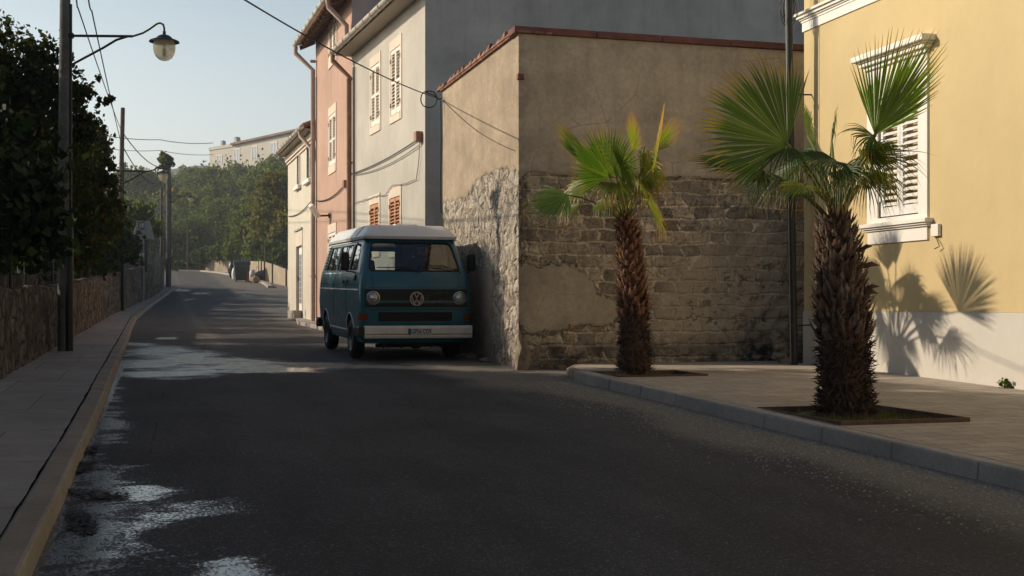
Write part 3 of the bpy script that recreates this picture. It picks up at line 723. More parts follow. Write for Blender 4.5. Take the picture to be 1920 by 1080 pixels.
cable('wall_cable', [fpt(FG, 664, 383), fpt(FG, 700, 370), fpt(FG, 727, 364), fpt(FG, 738, 350), fpt(FG, 784, 337), fpt(FG, 789, 300), fpt(FG, 790, 266)], .008, 'thin wavy cable above the orange shutters of the grey house', 'wire_grey', n=6, wob=.02, seed=5)
# ---- pink house
pink = empty('house', FPk.pt(sP / 2, gz(37)), 'tall salmon pink house with dark rafters under its roof, between the grey and cream houses', 'house')
hp = [hole(FPk, 629.8, 617.2, 214, 310), hole(FPk, 631, 617.3, 38, 108), hole(FPk, 630, 616.5, 436, 520)]
zeP = z_of(FPk, 558, 80, .58)
house_block(FPk, pink, 0, sP, gz(33) - .2, zeP + .4, hp, 'pink_plaster')
for h in hp: shutters(FPk, surround(FPk, pink, h, .09, .24, .22), h, MAT['shutter'])
mb = MB()
for s_ in (0, sP): mb = MB(); mb.add([FPk.pt(s_, gz(33) - .2), FPk.pt(s_, gz(33) - .2, -9), FPk.pt(s_, zeP + rs * 9, -9), FPk.pt(s_, zeP)], [(0, 1, 2, 3)]); mb.build('gable_wall', MAT['gable_plaster'], pink, recalc=False)
roof(FPk, pink, -.3, sP + .15, zeP, .52, 9, 22, rafters=True)
pipe(FPk, 'downpipe', MAT['pipe_pink'], pink, [(sP + .05, zeP - .05, .59), (sP + .05, zeP - .25, .59), (sP - .12, zeP - .75, .1), (sP - .12, gz(41), .1)], .07, rings=[(sP - .12, z, .1) for z in (2.2, 4.2, 6.3, 8.6)])
pipe(FPk, 'downpipe', MAT['pipe_pink'], pink, [(.2, zeP - .05, .58), (.2, zeP - .25, .56), (.12, zeP - .7, .12), (.12, zeG + .2, .12)], .065)
pipe(FPk, 'cable_conduit', MAT['wire_grey'], pink, [(sP - .36, zeP - 1.0, .04), (sP - .36, gz(41) + .1, .04)], .018, 6)
jb = MB(); a_, z_ = FPk.inv(650, 345); FPk.box(jb, a_ - .12, a_ + .12, z_ - .09, z_ + .09, 0, .1); jb.build('junction_box', MAT['pipe_brown'], pink)
cable('wall_cable', [fpt(FPk, 595, 376), fpt(FPk, 648, 348)], .016, 'thick black cable across the salmon pink house above its wall lamp', sag=.14)
cr = MB()
# ---- wall lamp on the pink house
wl_p = fpt(FPk, 618, 404, 0); wl = empty('wall_lamp', wl_p, 'small white floodlight on a bracket on the salmon pink house above the van', 'lamp')
mb = MB(); mb.tube([wl_p, wl_p + FPk.n * .38 + Vector((0, 0, -.02))], .025, 8); mb.lathe(wl_p, [(0, 0), (.07, 0), (.07, .03), (0, .03)], 12, axis=FPk.n); mb.build('bracket', MAT['bracket'], wl)
mb = MB(); hc = wl_p + FPk.n * .42 + Vector((0, .02, .12)); M_ = Matrix.Rotation(R(-35), 3, 'Y') @ Matrix.Rotation(R(12), 3, 'X'); mb.box(hc, (.06, .15, .2), 0, M_); mb.build('lamp_head', MAT['white_trim'], wl, bevel=.03)
mb = MB(); mb.box(hc + M_ @ Vector((-.063, 0, 0)), (.006, .12, .17), 0, M_); mb.build('lens', MAT['globe'], wl)
# ---- cream house
crm = empty('house', FC.pt(sC / 2, gz(45)), 'low cream house with a narrow grey door at the street, farthest of the row', 'house')
hc_ = [hole(FC, 563.5, 557.3, 291, 346), hole(FC, 583.6, 575.5, 271, 334)]
hd = hole(FC, 566.5, 556.0, 461, 583)
zeC = z_of(FC, 527, 281, .40)
house_block(FC, crm, 0, sC, gz(40) - .3, zeC + .3, hc_ + [hd], 'cream_plaster')
mb = MB()
for s_ in (0, sC): mb = MB(); mb.add([FC.pt(s_, gz(40) - .3), FC.pt(s_, gz(40) - .3, -8), FC.pt(s_, zeC + rs * 8, -8), FC.pt(s_, zeC)], [(0, 1, 2, 3)]); mb.build('gable_wall', MAT['cream_plaster'], crm, recalc=False)
for h in hc_:
    wn = surround(FC, crm, h, .10, .16, .05, 'white_trim'); mb = MB(); FC.box(mb, h[0] - .2, h[1] + .2, h[2] - .17, h[2] - .05, -.02, .12); mb.build('sill', MAT['white_trim'], wn, bevel=.01)
    mb = MB(); FC.box(mb, h[0], h[1], h[2], h[3], -.125, -.11); mb.build('pane', MAT['window_blue'], wn)
    mb = MB(); FC.box(mb, h[0] + .01, h[0] + .05, h[2] + .03, h[3] - .03, -.11, .06); k = h[2] + .1
    mb.build('shutter', MAT['shutter'], wn)
dn = surround(FC, crm, hd, .12, .5, 0, 'surround', name='door_frame')
mb = MB(); FC.box(mb, hd[0] + .02, hd[1] - .02, hd[2], hd[3] - .02, -.125, -.08); dr = mb.build('door', MAT['white_trim'], crm)
mb = MB()
for k in range(9): zz = hd[2] + .25 + k * (hd[3] - hd[2] - .5) / 9; FC.box(mb, hd[0] + .12, hd[1] - .14, zz, zz + .16, -.079, -.07)
mb.build('door_panels', MAT['window_blue'], dr)
mb = MB(); mb.tube([FC.pt(hd[1] - .1, hd[2] + 1.0, -.07), FC.pt(hd[1] - .1, hd[2] + 1.15, -.03)], .02, 6); mb.build('handle', MAT['black_metal'], dr)
mb = MB(); FC.box(mb, hd[0] - .15, hd[1] + .2, hd[3] + .5, hd[3] + .56, -.02, .07); mb.build('lintel_ledge', MAT['gable_plaster'], dn)
mb = MB(); FC.box(mb, hd[0] - .1, hd[1] + .1, hd[2] - .25, hd[2] + .02, .03, .28); mb.build('door_step', MAT['kerb_r'], crm, bevel=.01)
rC = roof(FC, crm, .12, sC + .15, zeC, .34, 8, 22)
mb = MB(); FC.box(mb, 0.05, sC, zeC - .28, zeC - .06, 0, .1); FC.box(mb, 0.05, sC, zeC - .36, zeC - .285, 0, .05); mb.build('cornice', MAT['surround'], crm)
pipe(FC, 'downpipe', MAT['pipe_pink'], crm, [(.5, zeC - .05, .41), (.5, zeC - .18, .40), (.12, zeC - .6, .12), (.08, zeC - .9, .12)], .06)
cable('wall_cable', [fpt(FC, 541, 405), fpt(FC, 588, 374)], .016, 'thick grey cable sagging across the low cream house', 'wire_grey', sag=.16)
# kerb strip along the row of houses
mb = MB()
def strip(F, s0, s1, w0, w1, h=.1):
    n = max(1, int((s1 - s0) / 1.2))
    for i in range(n):
        a, b = s0 + (s1 - s0) * i / n + .01, s0 + (s1 - s0) * (i + 1) / n - .01; wa, wb = w0 + (w1 - w0) * i / n, w0 + (w1 - w0) * (i + 1) / n
        A = [F.pt(a, 0, -.05), F.pt(b, 0, -.05), F.pt(b, 0, wb), F.pt(a, 0, wa)]
        mb.hexa([Vector((p.x, p.y, gz(p.y) - .1)) for p in A], [Vector((p.x, p.y, gz(p.y) + h)) for p in A])
strip(FG, .3, sG, .35, .5); strip(FPk, 0, sP, .5, .55); strip(FC, 0, sC * .55, .55, .12)
struct(mb.build('kerb', MAT['kerb_r'], bevel=.015))

# ---- rough stone building
rough = empty('stone_building', (6, 18.5, gz(18)), 'low old building of bare stone and brown plaster with red tile edge behind the palms', 'building')
XW, YW, YE, XE, ZT = 5.12, 17.5, 22.6, 10.2, 5.36
FS = Facade((XW, YW), (0, 1), (-1, 0)); FF = Facade((XW, YW), (1, 0), (0, -1))
def grid_wall(F, s0, s1, z0, z1, step, fn, par, name, mat):
    ns, nz = int((s1 - s0) / step), int((z1 - z0) / step); V = []; A = {'pl': [], 'bs': [], 'dk': [], 'wash': []}
    for j in range(nz + 1):
        for i in range(ns + 1):
            s = s0 + (s1 - s0) * i / ns; z = z0 + (z1 - z0) * j / nz; o, pl, bs, dk, wsh = fn(s, z)
            V.append(F.pt(s, z, o)); A['pl'].append(pl); A['bs'].append(bs); A['dk'].append(dk); A['wash'].append(wsh)
    n = ns + 1; Fq = [(j * n + i, j * n + i + 1, (j + 1) * n + i + 1, (j + 1) * n + i) for j in range(nz) for i in range(ns)]
    return np_mesh(name, V, Fq, mat, par, attrs=A, smooth=True)
side_b = [FS.inv(*p) for p in [(968, 319), (940, 315), (905, 330), (893, 332), (874, 369), (850, 375), (828, 380)]]
def interp(pts, x):
    pts = sorted(pts)
    if x <= pts[0][0]: return pts[0][1]
    for (a, za), (b, zb) in zip(pts, pts[1:]):
        if x <= b: return za + (zb - za) * (x - a) / (b - a + 1e-9)
    return pts[-1][1]
def fn_side(s, z):
    b = interp(side_b, s) + .06 * noise.noise((s * 5, z * 5, 0)); pl = smooth(-.10, .10, z - b)
    low = smooth(0, .5, s) * (1 - smooth(1.8, 2.2, z)) * smooth(.9, 1.9, s)
    pl = max(pl, .75 * low)
    q = noise.fractal(Vector((s * 7.5, z * 3.4, 2.1)), .8, 2.1, 4)
    o = (1 - smooth(.4, .6, pl)) * (.055 * q - .02)
    o += .0 if s > .1 else -.03 * (1 - s / .1) * max(0, min(1, (3.35 - z))) * (1 + noise.noise((z * 6, 0, 0)))
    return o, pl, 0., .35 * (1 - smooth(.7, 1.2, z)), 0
def fn_front(s, z):
    px, py, d = 0, 0, 0
    pl = smooth(-.10, .10, z - 3.30 - .04 * noise.noise((s * 2, 0, 0)))
    patch1 = poly_dist((s, z), fr_p1); patch2 = poly_dist((s, z), fr_p2)
    pl = max(pl, smooth(-.34, .34, patch1), .40 * smooth(-.3, .5, patch2)); wsh = max(smooth(-.5, .35, patch2 + .25 * noise.noise((s * 2, z * 2, 4))), .8 * smooth(3.05, 3.3, z) * smooth(1.1, .6, s), .25 * smooth(2.6, 2.2, z))
    edge_s = smooth(.35, .0, s) * .55 * (z < 3.3); pl = max(pl, edge_s)
    q = noise.fractal(Vector((s * 5, z * 6, 7)), .9, 2.1, 4)
    o = (1 - smooth(.4, .6, pl)) * (.045 * q - .035)
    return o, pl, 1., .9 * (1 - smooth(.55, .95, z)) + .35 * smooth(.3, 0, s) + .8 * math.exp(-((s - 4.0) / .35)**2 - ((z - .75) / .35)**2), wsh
fr_p1 = [FF.inv(*p) for p in [(940, 492), (1010, 497), (1078, 492), (1105, 520), (1122, 545), (1165, 575), (1150, 612), (1100, 608), (1020, 625), (985, 625), (970, 600), (940, 600)]]
fr_p2 = [FF.inv(*p) for p in [(1330, 470), (1400, 440), (1520, 430), (1520, 640), (1400, 668), (1240, 660), (1210, 590), (1250, 530)]]
grid_wall(FS, 0, YE - YW, gz(17) - .1, ZT, .035, fn_side, rough, 'side_wall', MAT['rough'])
grid_wall(FF, 0, XE - XW, gz(17) - .1, ZT, .035, fn_front, rough, 'front_wall', MAT['rough'])
mb = MB(); mb.box2((XW + .12, YW + .12, 0), (XE, YE - .02, ZT - .02)); mb.build('core', MAT['rough'], rough)
mb = MB(); mb.quad((XW, YE, 0), (XE, YE, 0), (XE, YE, ZT), (XW, YE, ZT)); mb.quad((XE, YW, 0), (XE, YE, 0), (XE, YE, ZT), (XE, YW, ZT)); mb.build('rear_wall', MAT['gable_plaster'], rough, recalc=False)
mb = MB(); y = YW - .05; rr = random.Random(4)
mb.box2((XW - .05, YW - .08, ZT), (XW + .5, YE + .03, ZT + .035))
while y < YE:
    L = .30; tz = rr.uniform(-.02, .02); hgt = rr.uniform(.05, .1)
    if rr.random() > .12:
        mb.hexa([(XW - .07, y, ZT + .03), (XW + .28, y, ZT + .03), (XW + .28, y + L * 1.05, ZT + .03), (XW - .07, y + L * 1.05, ZT + .03)],
                [(XW - .06, y + .01, ZT + .05 + hgt + tz), (XW + .28, y, ZT + .12 + tz), (XW + .28, y + L, ZT + .07 + tz), (XW - .06, y + L, ZT + .045 + hgt * .3)])
    y += L
mb.build('roof_tiles', MAT['tile'], rough, bevel=.012)
mb = MB(); x = XW - .08
while x < XE:
    L = rr.uniform(.9, 1.3); j = rr.uniform(-.006, .006)
    mb.box2((x, YW - .06 + j, ZT + .005 + j), (x + L - .012, YW + .3, ZT + .105 + j)); x += L
mb.build('roof_capping', MAT['tilecap'], rough, bevel=.01)
mb = MB(); mb.quad((XW, YW, ZT + .03), (XE, YW, ZT + .03), (XE, YE, ZT + .03), (XW, YE, ZT + .03)); mb.build('roof', MAT['tilecap'], rough)
mb = MB(); a_, z_ = FF.inv(977, 144); FF.box(mb, a_ - .06, a_ + .045, z_ - .045, z_ + .045, -.04, .03); mb.build('brick', MAT['tile'], rough, bevel=.008)
# crumbled buttress and stones at the corner
def rock(mb, c, r, seed, fl=.7):
    rr = random.Random(seed); bm = bmesh.new(); bmesh.ops.create_icosphere(bm, subdivisions=2, radius=1)
    n0 = len(mb.v); vs = []
    for v in bm.verts:
        q = v.co.copy(); k = 1 + .35 * noise.noise(q * 1.6 + Vector((seed * 3.1, 0, 0))); q *= k
        vs.append((c[0] + q.x * r[0], c[1] + q.y * r[1], c[2] + q.z * r[2]))
    fs = [tuple(v.index for v in f.verts) for f in bm.faces]; mb.add(vs, fs); bm.free()
mb = MB(); c = gp(950, 690); rock(mb, (XW + .03, YW - .10, c.z + .16), (.13, .10, .30), 3); bt = mb.build('corner_stone', MAT['rubble'], smooth=True, angle=30)
tag(bt, 'upright brown stone against the corner foot of the old stone building', 'stone')
rks = [((905, 668), .10), ((922, 672), .16), ((938, 678), .13), ((1005, 686), .17), ((1030, 690), .15), ((1052, 692), .11), ((985, 689), .12), ((890, 662), .12), ((1075, 686), .12)]
words = ['pale stone beside the van\'s front wheel', 'large flat stone at the foot of the side wall', 'squat stone just left of the building corner', 'broad low stone right of the building corner',
         'rounded stone before the rubble wall, second from the kerb end', 'small stone touching the kerb end', 'dark stone tucked under the corner stone', 'half-hidden stone behind the van\'s right front wheel', 'small stone between kerb end and the wall']
for i, ((px, py), r) in enumerate(rks):
    c = gp(px, py); mb = MB(); yy = c.y; xx = c.x
    if px < 960: xx = min(xx, XW - .05)
    rock(mb, (xx, yy, gz(yy) + r * .15), (r * .8, r * .9, r * .45), 20 + i); tag(mb.build('stone', MAT['rubble'], smooth=True, angle=25), words[i], 'stone', 'stones along the foot of the old wall')
mb = MB()
for i in range(7): rock(mb, (9.02 + rr.uniform(-.05, .08), 16.75 + rr.uniform(-.1, .1), pz(16) + .03 + i * .075), (.14 - i * .012, .1, .07), 60 + i)
tag(mb.build('stone', MAT['rubble'], smooth=True, angle=30), 'heap of pale mortar and stone at the foot of the black pole', 'stone')

# ---- yellow house
yel = empty('house', (9.6, 13, .4), 'ochre yellow house with white dado, cornice and shuttered window at the right', 'house')
FY = Facade((9.25, 16.42), (0, -1), (-1, 0)); zD = 1.235
def yh(p0, p1): return FY.inv(p0, 300)[0], FY.inv(p1, 300)[0]
wa, wb_ = yh(1649, 1725.5); hz0, hz1 = FY.inv(1690, 405)[1], FY.inv(1720, 166)[1]
hyl = (wa, wb_, hz0, hz1)
mb = MB(); holed(mb, FY, 0, 22, zD, 7.2, [hyl]); mb.quad(FY.pt(0, zD), FY.pt(0, 7.2), FY.pt(0, 7.2, -9), FY.pt(0, zD, -9)); mb.quad(FY.pt(22, zD), FY.pt(22, 7.2), FY.pt(22, 7.2, -9), FY.pt(22, zD, -9))
mb.quad(FY.pt(0, 7.2), FY.pt(22, 7.2), FY.pt(22, 7.2, -9), FY.pt(0, 7.2, -9)); mb.build('wall', MAT['yellow_plaster'], yel, recalc=False)
mb = MB(); FY.box(mb, -.012, 22, -.3, zD - .002, -.3, .012); mb.quad(FY.pt(-.012, 0, -.3), FY.pt(-.012, zD, -.3), FY.pt(-.012, zD, -9), FY.pt(-.012, 0, -9)); mb.build('dado', MAT['dado'], yel)
mb = MB(); cz = FY.inv(1508, 60)[1]
for z0, z1, o in ((0, .13, .022), (.132, .165, .035), (.167, .19, .055), (.192, .235, .085), (.237, .27, .12)): FY.box(mb, -o, 22, cz + z0, cz + z1, -.05, o)
mb.build('cornice', MAT['white_trim'], yel)
sa, sb = FY.inv(1629, 300)[0], FY.inv(1742, 300)[0]; z_led = FY.inv(1751, 408)[1]; z_hb = FY.inv(1735, 100)[1]
mb = MB(); FY.box(mb, sa, wa, z_led, z_hb, -.06, .03); FY.box(mb, wb_, sb, z_led, z_hb, -.06, .03); FY.box(mb, wa, wb_, hz1, z_hb, -.06, .03); FY.box(mb, wa, wb_, z_led, hz0, -.06, .03)
win = mb.build('window', MAT['white_trim'], yel)
shutters(FY, win, hyl, MAT['white_shutter'], o=-.01, pitch=.085)
mb = MB(); z0 = z_hb
for zz0, zz1, o, e in ((0, .05, .07, .02), (.052, .10, .12, .06), (.102, .125, .15, .09), (.127, .2, .20, .14)): FY.box(mb, sa - e, sb + e, z0 + zz0, z0 + zz1, -.02, o)
mb.build('hood', MAT['white_trim'], win, bevel=.006)
mb = MB()
for zz0, zz1, o, e in ((-.05, 0, .12, .09), (-.075, -.051, .09, .06), (-.1, -.076, .06, .04)): FY.box(mb, sa - e, sb + e, z_led + zz0, z_led + zz1, -.02, o)
FY.box(mb, sa + .01, sb - .0, z_led - .27, z_led - .101, -.02, .03); mb.build('sill', MAT['white_trim'], win, bevel=.005)
mb = MB(); q0, q1 = yh(1751.5, 1765); FY.box(mb, q0, q1, FY.inv(1758, 443)[1], FY.inv(1758, 420)[1], 0, .05); ub = mb.build('meter_box', MAT['white_trim'], yel, bevel=.006)
cable('loose_wire', [fpt(FY, 1757, 444, .02), fpt(FY, 1762, 452, .03), fpt(FY, 1768, 462, .05), fpt(FY, 1760, 467, .06)], .006, 'short loose wire under the small box beside the yellow house window', n=3)

# black pole at the corner with a coil of cable
bp = empty('utility_pole', (8.97, 16.22, pz(16)), 'slim black pole with cable coil between the stone building and the yellow house', 'pole')
mb = MB(); mb.tube([(8.97, 16.22, pz(16) - .05), (8.92, 16.22, 3.0), (8.86, 16.22, 8)], [.06, .058, .05], 14); mb.build('pole_shaft', MAT['black_metal'], bp, smooth=True)
mb = MB(); mb.tube([(8.885, 16.16, pz(16)), (8.84, 16.16, 3.0), (8.78, 16.16, 8)], .007, 8); mb.build('conduit', MAT['metal_grey'], bp, smooth=True)  # thin pale tube standing in for the sunlit left edge of the pole
for z in (1.0, 2.9, 4.4): mb = MB(); mb.lathe((8.97 - z * .018, 16.22, z), [(.062, 0), (.07, 0), (.07, .04), (.062, .04)], 14); mb.tube([(9.0 - z * .018, 16.2, z + .02), (9.25, 16.2, z + .03)], .012, 6); mb.build('clamp', MAT['bracket'], bp)
mb = MB(); cc = atd(1475, 18, 18.0)
for k in range(6):
    rx_, rz_ = .10 + .012 * k, .21 + .01 * k; ph = k * .3
    mb.tube([(cc.x + rx_ * math.cos(t) * (1 if k % 2 else .6) + .02 * k, cc.y + .02 * k, cc.z + rz_ * math.sin(t) + .05 * (k % 3)) for t in [2 * math.pi * i / 20 for i in range(21)]], .006, 5)
mb.tube([(cc.x + .05, cc.y, cc.z + .2), (8.87, 16.22, cc.z + .5)], .006, 5)
tag(mb.build('cable_coil', MAT['wire'], smooth=True), 'coiled spare cable hanging on the slim black pole at the top edge', 'cable')
#PART3
# ------------------------------------------------------------------ left wall and fence
def left_wall(y0, y1, seed, par):
    ny = int((y1 - y0) / .09); nz = 16; V = []; top = []
    for j in range(nz + 4):
        for i in range(ny + 1):
            y = y0 + (y1 - y0) * i / ny; zt = wall_top(y) + .05 * noise.noise((y * 2.7, seed, 0)) + .035 * noise.noise((y * 9, seed, 1)); zb = gz(y) + .05
            q = noise.fractal(Vector((y * 4.2, min(j, nz) * .16, seed)), .9, 2.1, 4)
            if j <= nz: V.append((left_in(y) + .045 * q - .02 * (j / nz), y, zb + (zt - zb) * j / nz))
            else: V.append((left_in(y) - .03 - .09 * (j - nz) + .02 * q, y, zt + .02 * q + .02 * math.sin((j - nz)) - (.05 if j == nz + 3 else 0)))
    n = ny + 1; Fq = [(j * n + i, j * n + i + 1, (j + 1) * n + i + 1, (j + 1) * n + i) for j in range(nz + 3) for i in range(ny)]
    return np_mesh('stone_face', V, Fq, MAT['leftwall'], par, smooth=True)
lw = empty('garden_wall', (-1.8, 30, gz(30)), 'long brown rubble stone wall along the left sidewalk behind the poles', 'wall')
left_wall(-6, 76, 1.3, lw)
# the raised rear course near the camera
V = []; ny = 420
for j in range(8):
    for i in range(ny + 1):
        y = 2 + 34 * i / ny; q = noise.fractal(Vector((y * 4, j * .3, 9)), .9, 2, 3); zt = wall_top(y) + .20 + .04 * noise.noise((math.floor(y * 2.6) * 1.7, 4, 0))
        V.append((left_in(y) - .62 + .04 * q, y, wall_top(y) - .3 + (zt - wall_top(y) + .3) * j / 5) if j <= 5 else (left_in(y) - .62 - .16 * (j - 5), y, zt + .01 * q))
n = ny + 1; rc = np_mesh('garden_wall', V, [(j * n + i, j * n + i + 1, (j + 1) * n + i + 1, (j + 1) * n + i) for j in range(7) for i in range(ny)], MAT['leftwall'], smooth=True)
tag(rc, 'low second course of pale stones set back on top behind the left wall', 'wall')
fn = empty('wire_fence', (-2.1, 25, wall_top(25)), 'dark green wire fence with thin posts on top of the left stone wall', 'fence')
fy = [13.2, 15.0, 16.9, 18.8, 20.7, 22.9, 25.2, 27.6, 30.2, 33, 36, 39, 42.5, 46, 50]; FH = 1.75
for y in fy:
    x = left_in(y) - .28; mb = MB(); mb.tube([(x, y, wall_top(y) - .05), (x, y, wall_top(y) + FH)], .024, 8); mb.build('fence_post', MAT['fence'], fn, smooth=True)
mb = MB(); rr = random.Random(3)
for a, b in zip([8] + fy, fy + [54]):
    for k in range(9):
        h = .06 + k * (FH - .1) / 8; pts = []
        for i in range(7):
            y = a + (b - a) * i / 6; pts.append((left_in(y) - .26 + rr.uniform(-.02, .02), y, wall_top(y) + h - .09 * math.sin(math.pi * i / 6) * rr.uniform(.3, 1.2)))
        mb.tube(pts, .0045, 4, cap=False)
    m = int((b - a) / .16)
    for i in range(1, m):
        y = a + (b - a) * i / m; x = left_in(y) - .26; mb.tube([(x, y, wall_top(y) + .02), (x + rr.uniform(-.02, .02), y, wall_top(y) + FH * .5), (x, y, wall_top(y) + FH - .06)], .0028, 3, cap=False)
mb.build('wire_mesh', MAT['fence'], fn)
# pale board fence and grey hood behind the second pole
bf = empty('board_fence', (-1.1, 58, gz(58) + 1), 'short fence of pale upright boards above the wall, beyond the second pole', 'fence')
rr = random.Random(11)
for px in range(262, 300, 3):
    c = gp(px, 570 - (px - 262) * .4, .1); d = 57 + (px - 262) * .15; p = atd(px, 515, d); top = atd(px, rr.uniform(462, 486), d).z
    mb = MB(); mb.box2((p.x, p.y - .02, atd(px, 522, d).z - .3), (p.x + .055 + rr.random() * .02, p.y + .02, top)); mb.build('board', MAT['board'], bf)
sg = gp(269, 565, .12); sgn = empty('road_sign', sg, 'thin grey post with square frame and tapered grey panel by the board fence', 'sign')
zz = lambda py: HC + (HZ - py) / F_PX * (sg.x * S_ + sg.y * C_)
mb = MB(); mb.tube([sg, (sg.x, sg.y, zz(416))], .04, 10); mb.build('post', MAT['metal_grey'], sgn, smooth=True)
ppm = F_PX / (sg.x * S_ + sg.y * C_)
mb = MB(); mb.hexa([(sg.x - 21 / ppm, sg.y + .08, zz(449)), (sg.x + 20 / ppm, sg.y + .08, zz(449)), (sg.x + 20 / ppm, sg.y + .55, zz(449)), (sg.x - 21 / ppm, sg.y + .55, zz(449))],
                   [(sg.x - 11 / ppm, sg.y + .1, zz(414)), (sg.x + 12 / ppm, sg.y + .1, zz(414)), (sg.x + 12 / ppm, sg.y + .4, zz(414)), (sg.x - 11 / ppm, sg.y + .4, zz(414))])
mb.build('panel', MAT['metal_grey'], sgn, bevel=.02)
mb = MB(); q = 5 / ppm; c = Vector((sg.x - .1, sg.y - .03, zz(423)))
mb.tube([c + Vector((-q, 0, -q)), c + Vector((q, 0, -q)), c + Vector((q, 0, q)), c + Vector((-q, 0, q)), c + Vector((-q, 0, -q))], .02, 6); mb.build('frame', MAT['bracket'], sgn)
mb = MB(); mb.tube([(sg.x + .05, sg.y + .3, zz(449)), (sg.x + .03, sg.y + .3, wall_top(sg.y) - .2)], .16, 8); mb.build('support', MAT['black_metal'], sgn, smooth=True)

# ------------------------------------------------------------------ lamp poles on the left
def lamp_pole(px, base_y, top_y, d_px, lamp, label, mat='pole_conc', conduit=True, sleeve_y=None, group='poles along the left sidewalk', arm=True, dx=0):
    b = gp(px, base_y, .12); d = b.x * S_ + b.y * C_; m = d / F_PX; z = lambda py: HC + (HZ - py) * m
    o = empty('lamp_post' if lamp else 'utility_pole', b, label, 'lamp post' if lamp else 'pole', group)
    r = d_px * m / 2; top = z(top_y); mb = MB()
    mb.tube([b - Vector((0, 0, .05)), b + Vector((0, 0, (top - b.z) * .5)), (b.x + dx, b.y, top)], [r, r * .93, r * .82], 18)
    mb.build('pole_shaft', MAT[mat], o, smooth=True)
    rt = Vector((C_, -S_, 0))
    if conduit:
        mb = MB(); c = b + rt * (r + .012); mb.tube([c, c + Vector((0, 0, min(top, z(8)) - b.z))], .022, 8); mb.build('conduit', MAT['black_metal'], o, smooth=True)
    if sleeve_y:
        mb = MB(); c = b + rt * (r * .95) - CAMDIR * .03; mb.tube([c, c + Vector((0, 0, z(sleeve_y) - b.z))], .065, 12); mb.build('cable_guard', MAT['black_metal'], o, smooth=True)
    if lamp:
        lx, ly, aL = lamp; s = lambda v: v * m           # photo-size to metres at this distance
        P = lambda x, y: b + rt * ((x - px) * m) + Vector((0, 0, z(y) - b.z))
        k = aL
        mb = MB(); mb.tube([P(px + r / m, ly + k * 22), P(lx - k * 60, ly + k * 23)], .022 if k > .8 else .03, 8)
        mb.tube([P(px + r / m, ly + k * 78), P(px + r / m + k * 26, ly + k * 64), P(lx - k * 115, ly + k * 45), P(lx - k * 90, ly + k * 30), P(lx - k * 68, ly + k * 23)], .02 if k > .8 else .028, 8)
        mb.tube([P(lx - k * 62, ly + k * 24), P(lx - k * 40, ly + k * 17), P(lx - k * 28, ly + k * 10), P(lx - k * 14, ly), P(lx - k * 8, ly - k * 2), P(lx - k * 2, ly + k * 1), P(lx, ly + k * 8), P(lx, ly + k * 16)], .017 if k > .8 else .026, 8)
        mb.lathe(P(px + r / m, ly + k * 22), [(.05, -.04), (.05, .05), (0, .05)], 10, axis=rt)
        mb.build('bracket', MAT['bracket'], o, smooth=True)
        c = P(lx, ly + k * 29); u = k * m
        mb = MB(); mb.lathe(c, [(.001, 16 * u), (3 * u, 15 * u), (3.2 * u, 9 * u), (9 * u, 7.5 * u), (14 * u, 4 * u), (15 * u, 1.5 * u), (20 * u, 0), (27 * u, -3 * u), (28 * u, -5 * u), (26.5 * u, -5.2 * u), (17 * u, -2 * u), (.001, -1.5 * u)], 28)
        sh = mb.build('lamp_shade', MAT['lamp_green'], o, smooth=True, angle=50)
        mb = MB(); mb.lathe(c, [(18.6 * u, -3 * u), (20 * u, -8 * u), (20.6 * u, -14 * u), (20 * u, -21 * u), (18 * u, -28 * u), (14.5 * u, -34 * u), (9 * u, -38.3 * u), (4 * u, -39.8 * u), (.001, -40 * u)], 28)
        mb.build('lamp_globe', MAT['globe'], o, smooth=True)
        mb = MB(); mb.tube([c + Vector((0, 0, -2 * u)), c + Vector((0, 0, -16 * u))], 1.2 * u, 8); mb.lathe(c, [(.001, -16 * u), (3.4 * u, -18 * u), (3.6 * u, -30 * u), (.001, -33 * u)], 12)
        mb.build('bulb', MAT['metal_grey'], sh, smooth=True)
    return o, b, z, rt, m
lp1 = lamp_pole(120, 658, -40, 23, (308, 45, 1.0), 'thick grey lamp post nearest the camera, its glass lantern hanging over the street', sleeve_y=395, dx=.02)
lp2 = lamp_pole(226, 583, 202, 9.5, (306, 311, .43), 'second lamp post, slimmer, its lantern half hidden by leaves', 'pole_wood', sleeve_y=460, dx=.08)
lp3 = lamp_pole(315.5, 538, 292, 8.5, (357.5, 362, .24), 'third lamp post, grey and tall, with a tiny lantern before the trees', sleeve_y=None, conduit=True)
lamp_pole(303, 541, 352, 5.5, None, 'short dark wooden pole just left of the third lamp post', 'pole_wood', conduit=False)
b4 = gp(352, 508); mb = MB(); m4 = (b4.x * S_ + b4.y * C_) / F_PX; mb.tube([b4, (b4.x, b4.y, HC + (HZ - 425) * m4)], [1.8 * m4, 1.3 * m4], 10)
tag(mb.build('utility_pole', MAT['pole_wood'], smooth=True), 'thin pole in front of the far concrete parapet', 'pole')
